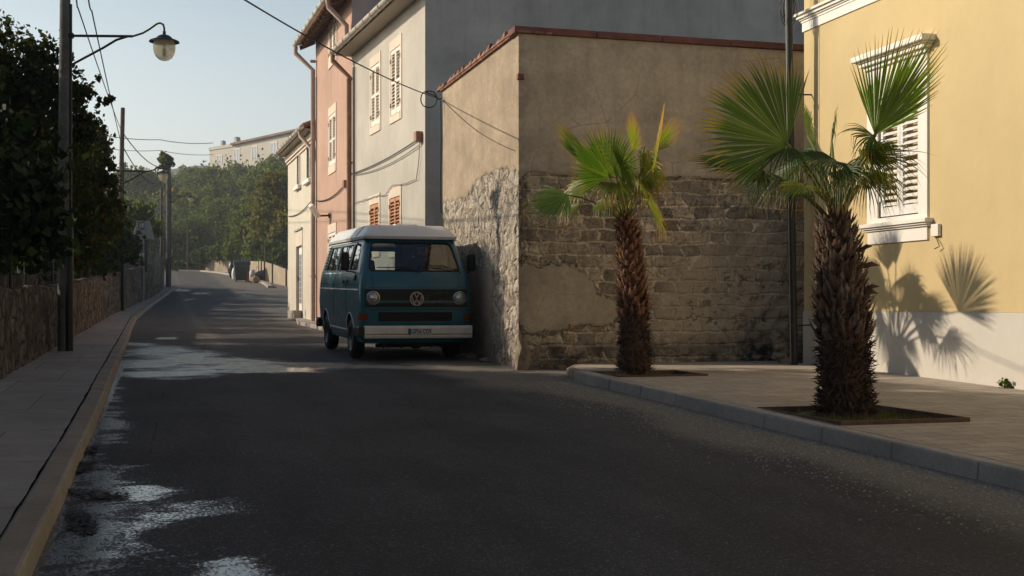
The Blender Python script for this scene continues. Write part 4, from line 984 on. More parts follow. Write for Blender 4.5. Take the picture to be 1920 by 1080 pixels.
# overhead cables
def pz_at(lp, py, dxp=0): o, b, z, rt, m = lp; return b + rt * (dxp * m) + Vector((0, 0, z(py) - b.z))
P2a, P2b = pz_at(lp2, 244, 1), pz_at(lp2, 268, 1)
cable('overhead_cable', [atd(143, -8, 18), atd(146, 14, 19), P2a], .011, 'overhead cable leaving the frame top just right of the first post', n=18, sag=.06)
cable('overhead_cable', [atd(165, -8, 18), atd(172, 20, 19), P2b], .011, 'overhead cable right of its twin, running from the frame top to the second post', n=18, sag=.06)
cable('overhead_cable', [P2a, pz_at(lp3, 312)], .02, 'overhead cable sagging from the second to the third post, upper one', n=14, sag=.5)
cable('overhead_cable', [P2b, pz_at(lp3, 330)], .02, 'overhead cable sagging from the second to the third post, lower one', n=14, sag=.9)
cable('overhead_cable', [pz_at(lp2, 395), pz_at(lp3, 350)], .025, 'low slack cable between the second post and the third post', n=16, sag=1.1)
cable('overhead_cable', [atd(176, 250, 90), atd(300, 262, 95), atd(400, 268, 100)], .028, 'distant thin wire across the sky, uppermost', n=8, sag=.15)
cable('overhead_cable', [atd(176, 275, 90), atd(300, 282, 95), atd(400, 290, 100)], .022, 'distant thin wire across the sky, below the uppermost one', n=8, sag=.15)
hk = fpt(FS, 830, 186, .05); far_s = atd(430, -18, 12)
cable('overhead_cable', [far_s, hk], .009, 'black service cable crossing before the houses to the old stone building', n=26, sag=.10)
mb = MB()
for (cx_, cy_, ra, rb) in ((804, 186, 15, 17), (842, 175, 8, 11)):
    mb.tube([fpt(FS, 829 + (0 if cx_ < 829 else 0), 186, .05) + Vector((0, 0, 0))] * 1 + [atd(cx_ + ra * math.cos(t), cy_ + rb * math.sin(t) * (1 + .1 * math.cos(2 * t)), 23.05) for t in [2 * math.pi * i / 18 for i in range(19)]], .012, 6)
mb.tube([atd(797, 172, 22.95), atd(812, 178, 23), atd(826, 187, 23.05)], .013, 6)
tag(mb.build('cable_loop', MAT['wire'], smooth=True), 'looped slack cable at the upper left corner of the stone building', 'cable')
cable('wall_cable', [fpt(FS, 834, 190, .02), fpt(FS, 895, 245, .015), fpt(FS, 966, 282, .02)], .005, 'thin cable sloping down across the brown plaster of the stone building', n=10, sag=.02)
cable('wall_cable', [fpt(FS, 829.5, 190, .03), fpt(FS, 830, 260, .03), fpt(FS, 829, 330, .03), fpt(FS, 829.5, 400, .03)], .011, 'cable running straight down the left edge of the stone building', n=8, wob=.015)

# ------------------------------------------------------------------ foliage
def leaves(blobs, n, size, seed, droop=.3, fill=.35, clump=.28):
    """blobs: (centre, radius, weight). returns V, F, rnd"""
    g = np.random.RandomState(seed); w_ = np.array([b[1]**2 * (b[2] if len(b) > 2 else 1) for b in blobs]); w_ /= w_.sum()
    C = []
    for b, k in zip(blobs, (w_ * n).astype(int) + 4):
        c = np.array(b[0]); r = b[1]; nc = max(6, int(k / 26))
        u = g.normal(size=(nc, 3)); u /= np.linalg.norm(u, axis=1)[:, None]; rad = r * (1 - fill * g.rand(nc)**1.5 * 1.6) * (1 + .16 * g.normal(size=nc))
        cc = c + u * rad[:, None]; idx = g.randint(0, nc, k); cs = clump * r * (.5 + g.rand(nc))
        C.append(cc[idx] + g.normal(size=(k, 3)) * cs[idx][:, None] * .62)
    C = np.concatenate(C); k = len(C)
    d = g.normal(size=(k, 3)); d[:, 2] -= droop; d /= np.linalg.norm(d, axis=1)[:, None]
    s = np.cross(d, g.normal(size=(k, 3))); s /= np.linalg.norm(s, axis=1)[:, None]; nn = np.cross(d, s)
    L = size * (.6 + .8 * g.rand(k))[:, None]; W = L * .36
    V = np.stack([C - d * L * .5, C + s * W + nn * W * .25 + d * L * .05, C + d * L * .5, C - s * W + nn * W * .25 + d * L * .05], 1).reshape(-1, 3)
    Fq = np.arange(k * 4).reshape(-1, 4); rnd = np.repeat(g.rand(k), 4)
    return V, Fq, rnd
def tree(name, label, cat, base, blobs, n, size, mat, seed, tr=.14, group=None, limbs=True, **kw):
    o = empty(name, base, label, cat, group); V, Fq, rnd = leaves(blobs, n, size, seed, **kw)
    np_mesh('crown', V, Fq, MAT[mat], o, attrs={'rnd': rnd})
    mb = MB(); rr = random.Random(seed); base = Vector(base); top = sum((Vector(b[0]) for b in blobs), Vector()) / len(blobs)
    mid = base.lerp(top, .45) + Vector((rr.uniform(-.2, .2), rr.uniform(-.2, .2), 0))
    mb.tube([base - Vector((0, 0, .2)), base.lerp(mid, .5) + Vector((rr.uniform(-.1, .1), 0, 0)), mid, top], [tr * 1.25, tr, tr * .85, tr * .4], 10)
    if limbs:
        for b in [b for b in blobs if b[1] > .28]: c = Vector(b[0]); mb.tube([mid, mid.lerp(c, .5) + Vector((0, 0, .15)), c, c + (c - mid).normalized() * b[1] * .7], [tr * .5, tr * .35, tr * .2, tr * .05], 6)
    mb.build('trunk', MAT['bark'], o, smooth=True)
    return o
def B(px, py, d, rpx, wgt=1): return (tuple(atd(px, py, d)), rpx * d / F_PX, wgt)
def tb(x, y): return (x, y, terrain(x, y))
tree('broadleaf_tree', 'big dark broadleaf tree overhanging the left wall by the first lamp post', 'tree', tb(-3.3, 21.5),
     [B(15, 150, 21, 95), B(85, 150, 21.2, 68), B(-60, 110, 21, 85), B(70, 120, 21, 34), B(8, 66, 21, 20, 1.2), B(140, 172, 20.9, 40), B(190, 188, 20.8, 15, 1.3), B(14, 42, 21, 8, 1.5), B(62, 80, 21, 6, 2), B(30, 88, 21, 15, 1.2), B(208, 186, 20.8, 6, 1.5), B(120, 105, 21, 18), B(150, 235, 21, 40),
      B(60, 260, 21, 115), B(-60, 220, 21, 130), B(20, 370, 23.5, 80, .6), B(120, 320, 22.5, 60)], 30000, .088, 'leaf_dark', 11, .17, fill=.5, clump=.17)
tree('broadleaf_tree', 'dark tree between the first and second lamp posts above the wall', 'tree', tb(-2.9, 28),
     [B(150, 270, 27.5, 55), B(186, 330, 27.5, 34), B(120, 330, 27, 70), B(170, 400, 28, 58), B(110, 430, 27, 80), B(205, 420, 29, 30, .8)], 24000, .12, 'leaf_dark', 12, .14, fill=.5, clump=.2)
tree('broadleaf_tree', 'shadowy low tree behind the wire fence at the left edge', 'tree', tb(-4.2, 17.5),
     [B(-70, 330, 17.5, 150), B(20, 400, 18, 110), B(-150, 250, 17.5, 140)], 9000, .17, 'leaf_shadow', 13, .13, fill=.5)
tree('shrub', 'dark shrub filling the space behind the second lamp post', 'shrub', tb(-2.6, 42),
     [B(170, 470, 40, 45), B(215, 450, 44, 34), B(235, 470, 47, 26), B(130, 480, 36, 50)], 8000, .17, 'leaf_shadow', 14, .06)
tree('shrub', 'dark leafy shrub on the wall just left of the road sign', 'shrub', tb(-2.4, 60),
     [B(240, 440, 58, 26), B(262, 405, 62, 22), B(222, 400, 58, 26), B(285, 430, 64, 16)], 6000, .2, 'leaf_mid', 15, .06)
# unseen trees added left of the frame, made dense to shade the street
ordn = ['first', 'second', 'third', 'fourth', 'fifth', 'sixth', 'seventh', 'eighth', 'ninth', 'tenth', 'eleventh']
for i, (x, y, zt) in enumerate(((-3.9, 25.2, 5.2), (-4.2, 17.8, 6.75), (-4.3, 14.6, 6.95), (-4.2, 11.6, 6.85), (-4.3, 8.4, 6.8), (-4.3, 5.2, 6.6), (-4.4, 1.8, 6.6), (-4.4, -1.6, 6.6))):
    bl = [((x + rng.uniform(-.2, .2), y + dy, zt - 1.0 - (abs(dy) > 1) * rng.uniform(0, .15)), 1.0, 1.6) for dy in (-1.4, -.5, .5, 1.4)] + [((x, y + dy, zt - 2.3), 1.25) for dy in (-1.2, .2, 1.3)] + [((x - .1, y + dy, zt - 3.5), 1.2) for dy in (-1.3, 0, 1.3)] + [((x, y + dy, zt - 4.7), 1.0, .8) for dy in (-1, .8)]
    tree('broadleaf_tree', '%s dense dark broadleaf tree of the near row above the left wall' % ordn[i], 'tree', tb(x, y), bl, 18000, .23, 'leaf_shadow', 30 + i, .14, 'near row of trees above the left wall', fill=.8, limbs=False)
for i, (x, y, zt, r) in enumerate(((-4.0, 35.0, 4.9, 1.3), (-3.6, 39, 4.9, 1.4), (-3.6, 43, 4.8, 1.4), (-3.5, 47.5, 4.8, 1.3), (-4.2, 52, 5.2, 1.3), (-4, 58, 6.2, 1.9), (-4, 64, 7.4, 2.2), (-4.5, 70, 8.2, 2.4), (-7, 77, 9.0, 2.8), (-9, 82, 9, 2.8))):
    z0 = zt - r
    tree('broadleaf_tree', '%s tree of the far row above the left wall, beyond the second post' % ordn[i], 'tree', tb(x, y), [((x, y, z0), r), ((x + .4, y - 1.3, z0 - .6), r * .9), ((x - .2, y + 1.3, z0 - .8), r * .9), ((x, y, z0 - 1.9), r)],
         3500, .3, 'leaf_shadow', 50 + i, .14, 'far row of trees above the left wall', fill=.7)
# leaves grown over the top of the third post
c3 = pz_at(lp3, 305, -4); V, Fq, rnd = leaves([(tuple(c3 + Vector((-.1, -.1, .25))), .33), (tuple(c3 + Vector((-.15, -.1, -.25))), .3), (tuple(c3 + Vector((.35, -.1, -.15))), .16)], 900, .17, 5)
tag(np_mesh('ivy', V, Fq, MAT['leaf_mid'], attrs={'rnd': rnd}), 'leafy clump of ivy grown over the top of the third lamp post', 'plant')
mb = MB(); cr_ = atd(211, 372, 38)
for k in range(7): x = -.1 + .035 * k; mb.hexa([cr_ + Vector((x, 0, -.42 + .05 * (k % 3))), cr_ + Vector((x + .03, 0, -.42)), cr_ + Vector((x + .03, .03, -.42)), cr_ + Vector((x, .03, -.42))], [cr_ + Vector((x, .02 * (k % 2), .25)), cr_ + Vector((x + .04, 0, .22)), cr_ + Vector((x + .04, .03, .22)), cr_ + Vector((x, .03, .25))])
tag(mb.build('cloth', MAT['red_cloth']), 'small bright red ragged cloth hanging in the tree by the second post', 'cloth')

# far side of the bend: parapets
def parapet(p, h_px, label, name='parapet_wall'):
    pts = [gp(*q) for q in p]; o = empty(name, pts[len(pts) // 2], label, 'wall')
    mb = MB(); pm = MB(); 
    for (a, b, ha, hb) in zip(pts, pts[1:], h_px, h_px[1:]):
        za = a.z + ha * (a.x * S_ + a.y * C_) / F_PX; zb = b.z + hb * (b.x * S_ + b.y * C_) / F_PX; t = (b - a).cross(Vector((0, 0, 1))).normalized() * .12; n_ = max(1, round((b - a).length / 3.6))
        for i in range(n_):
            u0, u1 = i / n_ + .006, (i + 1) / n_ - .006; p0, p1 = a.lerp(b, u0), a.lerp(b, u1); q0, q1 = za + (zb - za) * u0, za + (zb - za) * u1
            mb.hexa([(p0.x, p0.y, a.z - .6), (p1.x, p1.y, b.z - .6), (p1.x - t.x, p1.y - t.y, b.z - .6), (p0.x - t.x, p0.y - t.y, a.z - .6)], [(p0.x, p0.y, q0), (p1.x, p1.y, q1), (p1.x - t.x, p1.y - t.y, q1), (p0.x - t.x, p0.y - t.y, q0)])
            pm.tube([(p1.x + t.x * .3, p1.y + t.y * .3, b.z - .3), (p1.x + t.x * .3, p1.y + t.y * .3, q1 + .04)], .07, 6)
    mb.build('panel', MAT['far_conc'], o); pm.build('posts', MAT['pole_wood'], o); return pts
parapet([(255, 506), (322, 506), (385, 508), (433, 511), (487, 518)], [21, 21, 21, 22, 28], 'pale concrete parapet wall curving round the far bend of the road')
parapet([(486, 522), (497, 528.5), (512, 531), (538, 537), (552, 541)], [33, 37, 35, 31, 31], 'nearer sunlit panelled wall stepping down behind the rubbish container')
# verge kerbs at the bend
mb = MB()
def kerbline(pts, w_=.25, h=.14):
    P = [gp(*q) for q in pts]
    for a, b in zip(P, P[1:]):
        t = (b - a).cross(Vector((0, 0, 1))).normalized() * w_; mb.hexa([a - Vector((0, 0, .2)), b - Vector((0, 0, .2)), b - t - Vector((0, 0, .2)), a - t - Vector((0, 0, .2))], [a + Vector((0, 0, h)), b + Vector((0, 0, h)), b - t + Vector((0, 0, h)), a - t + Vector((0, 0, h))])
kerbline([(335, 508.5), (375, 509.5), (405, 512), (428, 516), (436, 521)]); kerbline([(484, 529.5), (495, 534), (502, 540)], .3)
struct(mb.build('kerb', MAT['kerb_r']))
# ---- rubbish container and bags
cb = gp(454, 528.5); dC = cb.x * S_ + cb.y * C_; mC = dC / F_PX; ct = empty('rubbish_container', cb, 'big dark green rubbish container with domed lid at the far bend', 'container')
hw_, hh_ = 14.5 * mC, 31 * mC; mb = MB(); mb.hexa([cb + Vector((-hw_ * .85, 0, .12)), cb + Vector((hw_ * .85, 0, .12)), cb + Vector((hw_ * .85, .85, .12)), cb + Vector((-hw_ * .85, .85, .12))], [cb + Vector((-hw_, -.08, hh_)), cb + Vector((hw_, -.08, hh_)), cb + Vector((hw_, .95, hh_)), cb + Vector((-hw_, .95, hh_))])
mb.build('body', MAT['bin'], ct, bevel=.05)
mb = MB(); n_ = 10; pr = [(-.12 + 1.1 * (1 - math.cos(math.pi * i / n_)) / 2, hh_ + .02 + .34 * math.sin(math.pi * i / n_)) for i in range(n_ + 1)]
for (y0_, z0_), (y1_, z1_) in zip(pr, pr[1:]): mb.quad(cb + Vector((-hw_ - .03, y0_, z0_)), cb + Vector((hw_ + .03, y0_, z0_)), cb + Vector((hw_ + .03, y1_, z1_)), cb + Vector((-hw_ - .03, y1_, z1_)))
for sx in (-1, 1): mb.add([cb + Vector((sx * (hw_ + .03), y_, z_)) for y_, z_ in pr], [tuple(range(len(pr)))])
mb.build('lid', MAT['bin'], ct, smooth=True)
mb = MB()
mb.tube([cb + Vector((-hw_ * .9, -.1, hh_ - .05)), cb + Vector((hw_ * .9, -.1, hh_ - .05))], .025, 6); mb.build('lift_bar', MAT['metal_grey'], ct)
for sx in (-.75, .75): mb = MB(); mb.lathe(cb + Vector((sx * hw_, .05, .09)), [(0, -.04), (.09, -.04), (.09, .04), (0, .04)], 12, axis=(1, 0, 0)); mb.build('wheel', MAT['rubber'], ct)
mb = MB(); mb.box(cb + Vector((hw_ * .72, -.09, hh_ * .42)), (.1, .004, hh_ * .34), 0, Matrix.Rotation(R(4), 3, 'Y')); mb.build('rust_stain', MAT['rust'], ct)
def bag(px, py, w_, h, mat, label, seed, d=.0, cat='rubbish bag'):
    c = gp(px, py); mb = MB(); rock(mb, (c.x, c.y + d, c.z + h * .45), (w_, w_, h * .55), seed); tag(mb.build('rubbish_bag' if cat != 'box' else 'cardboard_box', MAT[mat], smooth=True, angle=50), label, cat)
bag(436, 521, .32, 1.3, 'bag_dark', 'dark full rubbish bag leaning on the left side of the container', 71)
bag(440, 525, .2, .9, 'bag_white', 'pale crumpled bag at the container\'s front left corner', 72)
bag(474, 527, .30, .8, 'bag_white', 'white torn bag on the pavement right of the container', 73)
bag(492, 527, .62, .75, 'bag_dark', 'large low black heap of bags by the panelled wall', 74)
bag(479, 531, .28, .5, 'card', 'brown open bag spilling onto the kerb before the white bag', 75)
c = gp(464, 530); mb = MB(); mb.box(c + Vector((.1, 0, .08)), (.32, .2, .05), 0, Matrix.Rotation(R(8), 3, 'Y')); tag(mb.build('cardboard', MAT['card'], bevel=.01), 'flat brown cardboard lying before the rubbish container', 'cardboard')
mb = MB(); c = gp(473, 526)
mb.tube([c + Vector((0, -.2, .35)), c + Vector((.36, -.15, 1.05))], .035, 6); mb.tube([c + Vector((.05, -.2, .42)), c + Vector((.42, -.15, .5))], .03, 6); mb.tube([c + Vector((.05, -.2, .4)), c + Vector((-.03, -.15, .75))], .03, 6)
tag(mb.build('broken_frame', MAT['white_trim']), 'white broken stick frame poking out of the rubbish right of the container', 'rubbish')

# ---- hillside trees
def hb(px, py, d, r_px, **k): return B(px, py, d, r_px)
H = [
 ('hill_tree', 'wide olive tree crown directly below the apartment block windows', [(470, 335, 158, 38), (520, 330, 158, 36), (430, 338, 158, 32), (548, 335, 155, 30)], 'leaf_mid'),
 ('hill_tree', 'rounded tree below the left end of the apartment block', [(398, 340, 154, 28), (372, 350, 152, 28), (418, 345, 154, 24)], 'leaf_mid'),
 ('hill_tree', 'hazy tree at the skyline between the third post and the block', [(345, 350, 160, 28), (318, 362, 160, 26), (365, 335, 160, 20)], 'leaf_mid'),
 ('hill_tree', 'hazy tree on the slope just right of the second post', [(262, 350, 140, 30), (240, 340, 140, 26), (290, 362, 140, 26)], 'leaf_mid'),
 ('hill_tree', 'mid-slope tree with lit top right of the third post', [(425, 368, 140, 36), (465, 372, 140, 34), (385, 385, 138, 30)], 'leaf_mid'),
 ('hill_tree', 'mid-slope tree behind the third lamp post', [(330, 398, 135, 34), (295, 400, 135, 30), (358, 385, 135, 26)], 'leaf_yellow'),
 ('hill_tree', 'tall olive tree leaning against the yellowing one', [(500, 345, 130, 34), (525, 355, 126, 32), (480, 365, 128, 28)], 'leaf_mid'),
 ('hill_tree', 'large dark tree in the middle of the slope with bright upper rim', [(410, 405, 122, 36), (445, 412, 120, 34), (385, 430, 120, 32), (430, 445, 118, 34)], 'leaf_mid'),
 ('hill_tree', 'dark tree standing behind the thin far pole', [(350, 440, 116, 32), (330, 460, 116, 30), (370, 465, 116, 28)], 'leaf_hill'),
 ('hill_tree', 'dark tree left of the third post above the board fence', [(290, 445, 112, 28), (270, 470, 112, 28), (310, 480, 112, 26), (245, 430, 112, 30)], 'leaf_hill'),
 ('hill_tree', 'yellowing autumn tree beside the low cream house', [(512, 385, 98, 34), (525, 345, 98, 26), (495, 425, 97, 30), (528, 430, 96, 28), (505, 350, 98, 22)], 'leaf_yellow'),
 ('hill_tree', 'dark bushy tree right behind the rubbish container', [(462, 440, 103, 28), (442, 465, 104, 22), (478, 468, 101, 24), (455, 415, 104, 20)], 'leaf_mid'),
 ('hill_tree', 'low ragged tree above the panelled wall', [(510, 475, 92, 20), (532, 482, 90, 18), (490, 470, 93, 16)], 'leaf_hill'),
]
for i, (nm, lab, bl, mt) in enumerate(H):
    blobs = [B(*b) for b in bl]; d0 = bl[0][2]; cx_, cy_ = blobs[0][0][0], blobs[0][0][1]
    sz = .36 if d0 > 125 else .26
    tree(nm, lab, 'tree', tb(cx_, cy_), blobs, 9500 if d0 > 125 else 11000, sz, mt, 90 + i, .25, limbs=d0 < 125, fill=.45, clump=.24)
for i, (px, py, d, r, lab) in enumerate([(335, 478, 111, 12, 'leftmost bright ivy bush on the far parapet'), (380, 478, 108, 14, 'middle bright ivy bush hanging over the far parapet'), (412, 470, 106, 15, 'tallest bright ivy bush on the far parapet, nearest the container')]):
    b = B(px, py, d, r); V, Fq, rnd = leaves([b, B(px + 14, py + 5, d, r * .8), B(px - 12, py + 4, d, r * .7)], 2500, .22, 120 + i)
    o = empty('bush', (b[0][0], b[0][1], b[0][2] - 1), lab, 'bush'); np_mesh('leaves', V, Fq, MAT['leaf_bush'], o, attrs={'rnd': rnd})
    mb = MB(); mb.tube([(b[0][0], b[0][1], b[0][2] - 1.2), b[0]], .05, 6); mb.build('stem', MAT['bark'], o)
g_ = np.random.RandomState(8); V, Fq, rnd = leaves([((x, y, terrain(x, y) + .6), 3.4) for x in range(-30, 62, 4) for y in range(114, 152, 5)], 42000, .36, 77, fill=.9)
tag(np_mesh('undergrowth', V, Fq, MAT['leaf_hill'], attrs={'rnd': rnd}), 'dark scrub covering the hillside between the trees', 'undergrowth', kind='stuff')
# dead leafy thing and leaning post by the yellowing tree
mb = MB(); q = gp(497, 526); mq = (q.x * S_ + q.y * C_) / F_PX; mb.tube([q, q + Vector((0, 0, 66 * mq))], 1.3 * mq, 8); tag(mb.build('utility_pole', MAT['pole_wood'], smooth=True), 'thin dark post in front of the panelled wall near the cream house', 'pole')
# ---- apartment block on the hill
ap = atd(393, 300, 180); apt = empty('apartment_block', (ap.x, ap.y, 20), 'long pale apartment block with brown roof on the hilltop', 'building')
E2 = atd(560, 300, 165); FA = Facade((ap.x, ap.y), (E2.x - ap.x, E2.y - ap.y), (-(-(E2.y - ap.y)) * 1, -(E2.x - ap.x))); LA = (E2 - Vector((ap.x, ap.y, E2.z))).length
zA = FA.inv(398, 279)[1]; zB = FA.inv(545, 246)[1]; mb = MB()
wins = []
for (p0, p1, t, b_) in ((508, 519, 268, 300), (473, 482, 275, 300), (440, 449, 280, 302), (408, 416, 292, 308)):
    a0, a1 = FA.inv(p0, 280)[0], FA.inv(p1, 280)[0]; wins.append((a0, a1, FA.inv((p0 + p1) / 2, b_)[1], FA.inv((p0 + p1) / 2, t)[1]))
zr = max(zA, zB)
mb.hexa([FA.pt(0, 12, 0), FA.pt(LA, 12, 0), FA.pt(LA, 12, -12), FA.pt(0, 12, -12)], [FA.pt(0, zA - .2, 0), FA.pt(LA, zB - .2, 0), FA.pt(LA, zB - .2, -12), FA.pt(0, zA - .2, -12)]); mb.build('wall', MAT['far_wall'], apt)
mb = MB(); sR = FA.inv(437, 270)[0]
A = lambda s_: zA + (zB - zA) * s_ / LA
mb.hexa([FA.pt(sR, A(sR) - .2, .5), FA.pt(LA, zB - .2, .5), FA.pt(LA, zB - .2, -12), FA.pt(sR, A(sR) - .2, -12)], [FA.pt(sR, A(sR) + .1, .5), FA.pt(LA, zB + .1, .5), FA.pt(LA, zB + 1.2, -6), FA.pt(sR, A(sR) + 1.2, -6)]); rf = mb.build('roof', MAT['far_roof'], apt)
mb = MB(); FA.box(mb, -.1, sR, A(0) - .2, A(0) + .25, -12, .12); mb.build('parapet', MAT['far_wall'], apt)
for (px, top, w_) in ((402, 264, 3.5), (428, 258, 4.5), (423, 260, 1), (469, 256, 1.3), (411, 270, 1)):
    s_, zt = FA.inv(px, top); ww = w_ * .078; mb = MB(); FA.box(mb, s_ - ww, s_ + ww, A(s_), zt, -1.5 - ww, -1.5 + ww); mb.lathe(FA.pt(s_, zt, -1.5), [(ww * 1.2, 0), (ww * 1.2, ww * .5), (0, ww * .8)], 8); mb.build('chimney', MAT['gable_plaster'], rf)
for wn in wins:
    mb = MB(); FA.box(mb, wn[0] - .12, wn[0], wn[2], wn[3] + .12, 0, .06); FA.box(mb, wn[1], wn[1] + .12, wn[2], wn[3] + .12, 0, .06); FA.box(mb, wn[0], wn[1], wn[3], wn[3] + .12, 0, .06); FA.box(mb, (wn[0] + wn[1]) / 2 - .05, (wn[0] + wn[1]) / 2 + .05, wn[2], wn[3], 0, .05)
    f = mb.build('window', MAT['white_trim'], apt); mb = MB(); FA.box(mb, wn[0], wn[1], wn[2], wn[3], -.02, .02); mb.build('pane', MAT['window_blue'], f)
#PART4
# ------------------------------------------------------------------ camper van
VX, VY = 3.98, 19.5
van = empty('camper_van', (VX, VY, gz(VY + 1) - .012), 'teal blue camper van with white raised roof, parked facing the camera by the stone building', 'van')
van.rotation_euler = (math.atan(.021), 0, R(1.1))
def tabf(tab):
    return lambda z: interp(tab, z)
hwz = tabf([(.28, .84), (.36, .87), (.6, .915), (.95, .93), (1.2, .925), (1.40, .90), (1.98, .755), (2.02, .72)])
fyz = tabf([(.28, .13), (.36, .09), (.6, .035), (.95, 0), (1.17, .02), (1.40, .09), (1.98, .47), (2.02, .52)])
ryz = tabf([(.28, 4.46), (.36, 4.5), (.9, 4.56), (1.40, 4.5), (1.98, 4.16), (2.02, 4.1)])
def shell(zs, inset=0., rc=.13, nseg=6):
    mb = MB(); ring = None; vs = []; n_ = 0
    for z in zs:
        w_, y0, y1 = hwz(z) - inset, fyz(z) + inset, ryz(z) - inset; pts = []
        r = rc if z < 1.95 else rc * 1.1
        for cx_, cy_, a0 in ((w_ - r, y0 + r * .8, -90), (w_ - r, y1 - r, 0), (-w_ + r, y1 - r, 90), (-w_ + r, y0 + r * .8, 180)):
            for i in range(nseg + 1):
                a = R(a0 + 90 * i / nseg); ry = r * .8 if cy_ < 2 else r
                pts.append((cx_ + r * math.cos(a), cy_ + ry * math.sin(a), z))
        n_ = len(pts); vs += pts
    m = len(zs); fs = [(j * n_ + i, j * n_ + (i + 1) % n_, (j + 1) * n_ + (i + 1) % n_, (j + 1) * n_ + i) for j in range(m - 1) for i in range(n_)]
    fs += [tuple(range(n_))[::-1], tuple(range((m - 1) * n_, m * n_))]
    mb.add(vs, fs); return mb
def rounded(pts, r=.06, n=4):
    out = []; N = len(pts)
    for i in range(N):
        p, a, b = Vector(pts[i]), Vector(pts[i - 1]), Vector(pts[(i + 1) % N]); da = (a - p).normalized() * min(r, (a - p).length * .45); db = (b - p).normalized() * min(r, (b - p).length * .45)
        for k in range(n + 1):
            t = k / n; out.append(tuple((p + da) * (1 - t)**2 + p * 2 * t * (1 - t) + (p + db) * t * t))
    return out
def temp(mb):
    return mb.build('tmp', [], recalc=True)
def boolean(target_mb, cutters, name, mat, parent, sharp=32):
    t = target_mb.build(name, mat); ms = []
    for c in cutters:
        co_ = temp(c); m = t.modifiers.new('b', 'BOOLEAN'); m.operation = 'DIFFERENCE'; m.solver = 'EXACT'; m.object = co_; ms.append(co_)
    bpy.context.view_layer.update(); dg = bpy.context.evaluated_depsgraph_get(); me = bpy.data.meshes.new_from_object(t.evaluated_get(dg))
    for c in ms: m_ = c.data; bpy.data.objects.remove(c); bpy.data.meshes.remove(m_)
    old = t.data; t.modifiers.clear(); t.data = me; bpy.data.meshes.remove(old); t.parent = parent
    me.materials.clear(); me.materials.append(mat)
    me.polygons.foreach_set('use_smooth', [True] * len(me.polygons))
    try: me.set_sharp_from_angle(angle=R(sharp))
    except Exception: pass
    return t
WZ0, WZ1 = 1.475, 1.90
sidew = [[(.50, WZ0), (1.22, WZ0), (1.22, WZ1), (.70, WZ1)], [(1.40, WZ0), (2.60, WZ0), (2.60, WZ1), (1.40, WZ1)], [(2.76, WZ0), (3.82, WZ0), (3.70, WZ1), (2.76, WZ1)]]
front_w = rounded([(-.76, 1.455), (.76, 1.455), (.655, 1.925), (-.655, 1.925)], .07)
rear_w = rounded([(-.66, 1.46), (.66, 1.46), (.57, 1.88), (-.57, 1.88)], .08)
cut = []
for o in sidew:
    mb = MB(); mb.prism(rounded(o, .05), lambda u, v: Vector((-2, u, v)), lambda u, v: Vector((2, u, v))); cut.append(mb)
mb = MB(); mb.prism(front_w, lambda u, v: Vector((u, -.5, v)), lambda u, v: Vector((u, .62, v))); cut.append(mb)
mb = MB(); mb.prism(rear_w, lambda u, v: Vector((u, 3.9, v)), lambda u, v: Vector((u, 5, v))); cut.append(mb)
FWY, RWY = .98, 3.66
for y in (FWY, RWY):
    for sx in (-1, 1): mb = MB(); mb.lathe((sx * .62, y, .36), [(.001, 0), (.40, 0), (.40, .5), (.001, .5)], 28, axis=(sx, 0, 0)); cut.append(mb)
mb = MB()
for vs_ in ((-.93, .93),):
    pass
cav = shell([1.02, 1.2, 1.40, 1.7, 1.94], inset=.055, rc=.09); cut.append(cav)
body = boolean(shell([.30, .36, .5, .6, .75, .9, .95, 1.05, 1.17, 1.28, 1.40, 1.55, 1.7, 1.85, 1.98, 2.02]), cut, 'body', MAT['paint'], van)
def vb(mb, name, mat, par=van, **k): return mb.build(name, MAT[mat], par, local=True, **k)
# interior
mb = MB(); mb.box2((-.80, .25, 1.0), (.80, 4.3, 1.035)); vb(mb, 'floor', 'interior')
mb = MB(); mb.hexa([(-.80, .17, 1.04), (.80, .17, 1.04), (.80, .62, 1.04), (-.80, .62, 1.04)], [(-.80, .19, 1.42), (.80, .19, 1.42), (.78, .55, 1.40), (-.78, .55, 1.40)])
mb.box2((.2, .45, 1.38), (.6, .6, 1.47)); vb(mb, 'dashboard', 'interior', bevel=.02)
for sx in (-.56, .44):
    mb = MB(); mb.hexa([(sx - .20, 1.28, 1.04), (sx + .20, 1.28, 1.04), (sx + .20, 1.42, 1.04), (sx - .20, 1.42, 1.04)], [(sx - .15, 1.36, 1.66), (sx + .13, 1.36, 1.66), (sx + .13, 1.46, 1.66), (sx - .15, 1.46, 1.66)])
    mb.box2((sx - .25, .8, 1.04), (sx + .25, 1.35, 1.16)); st = vb(mb, 'seat', 'seat', bevel=.05)
    mb = MB(); mb.box2((sx - .11, 1.37, 1.67), (sx + .09, 1.45, 1.78)); vb(mb, 'headrest', 'seat', st, bevel=.03)
mb = MB(); mb.box2((.20, 2.2, 1.04), (.50, 2.75, 1.93)); vb(mb, 'cupboard', 'interior', bevel=.02)
mb = MB(); mb.lathe((.42, .72, 1.46), [(.19, -.012), (.205, 0), (.19, .012), (.175, 0), (.19, -.012)], 24, axis=(0, -.55, 1)); mb.tube([(.42, .72, 1.46), (.42, .5, 1.25)], .02, 6); mb.tube([(.24, .73, 1.455), (.6, .73, 1.455)], .012, 6); vb(mb, 'steering_wheel', 'plastic', smooth=True)
mb = MB(); mb.box((0, .58, 1.845), (.11, .012, .035)); mb.tube([(0, .58, 1.87), (0, .6, 1.94)], .008, 6); vb(mb, 'rear_view_mirror', 'plastic', bevel=.01)
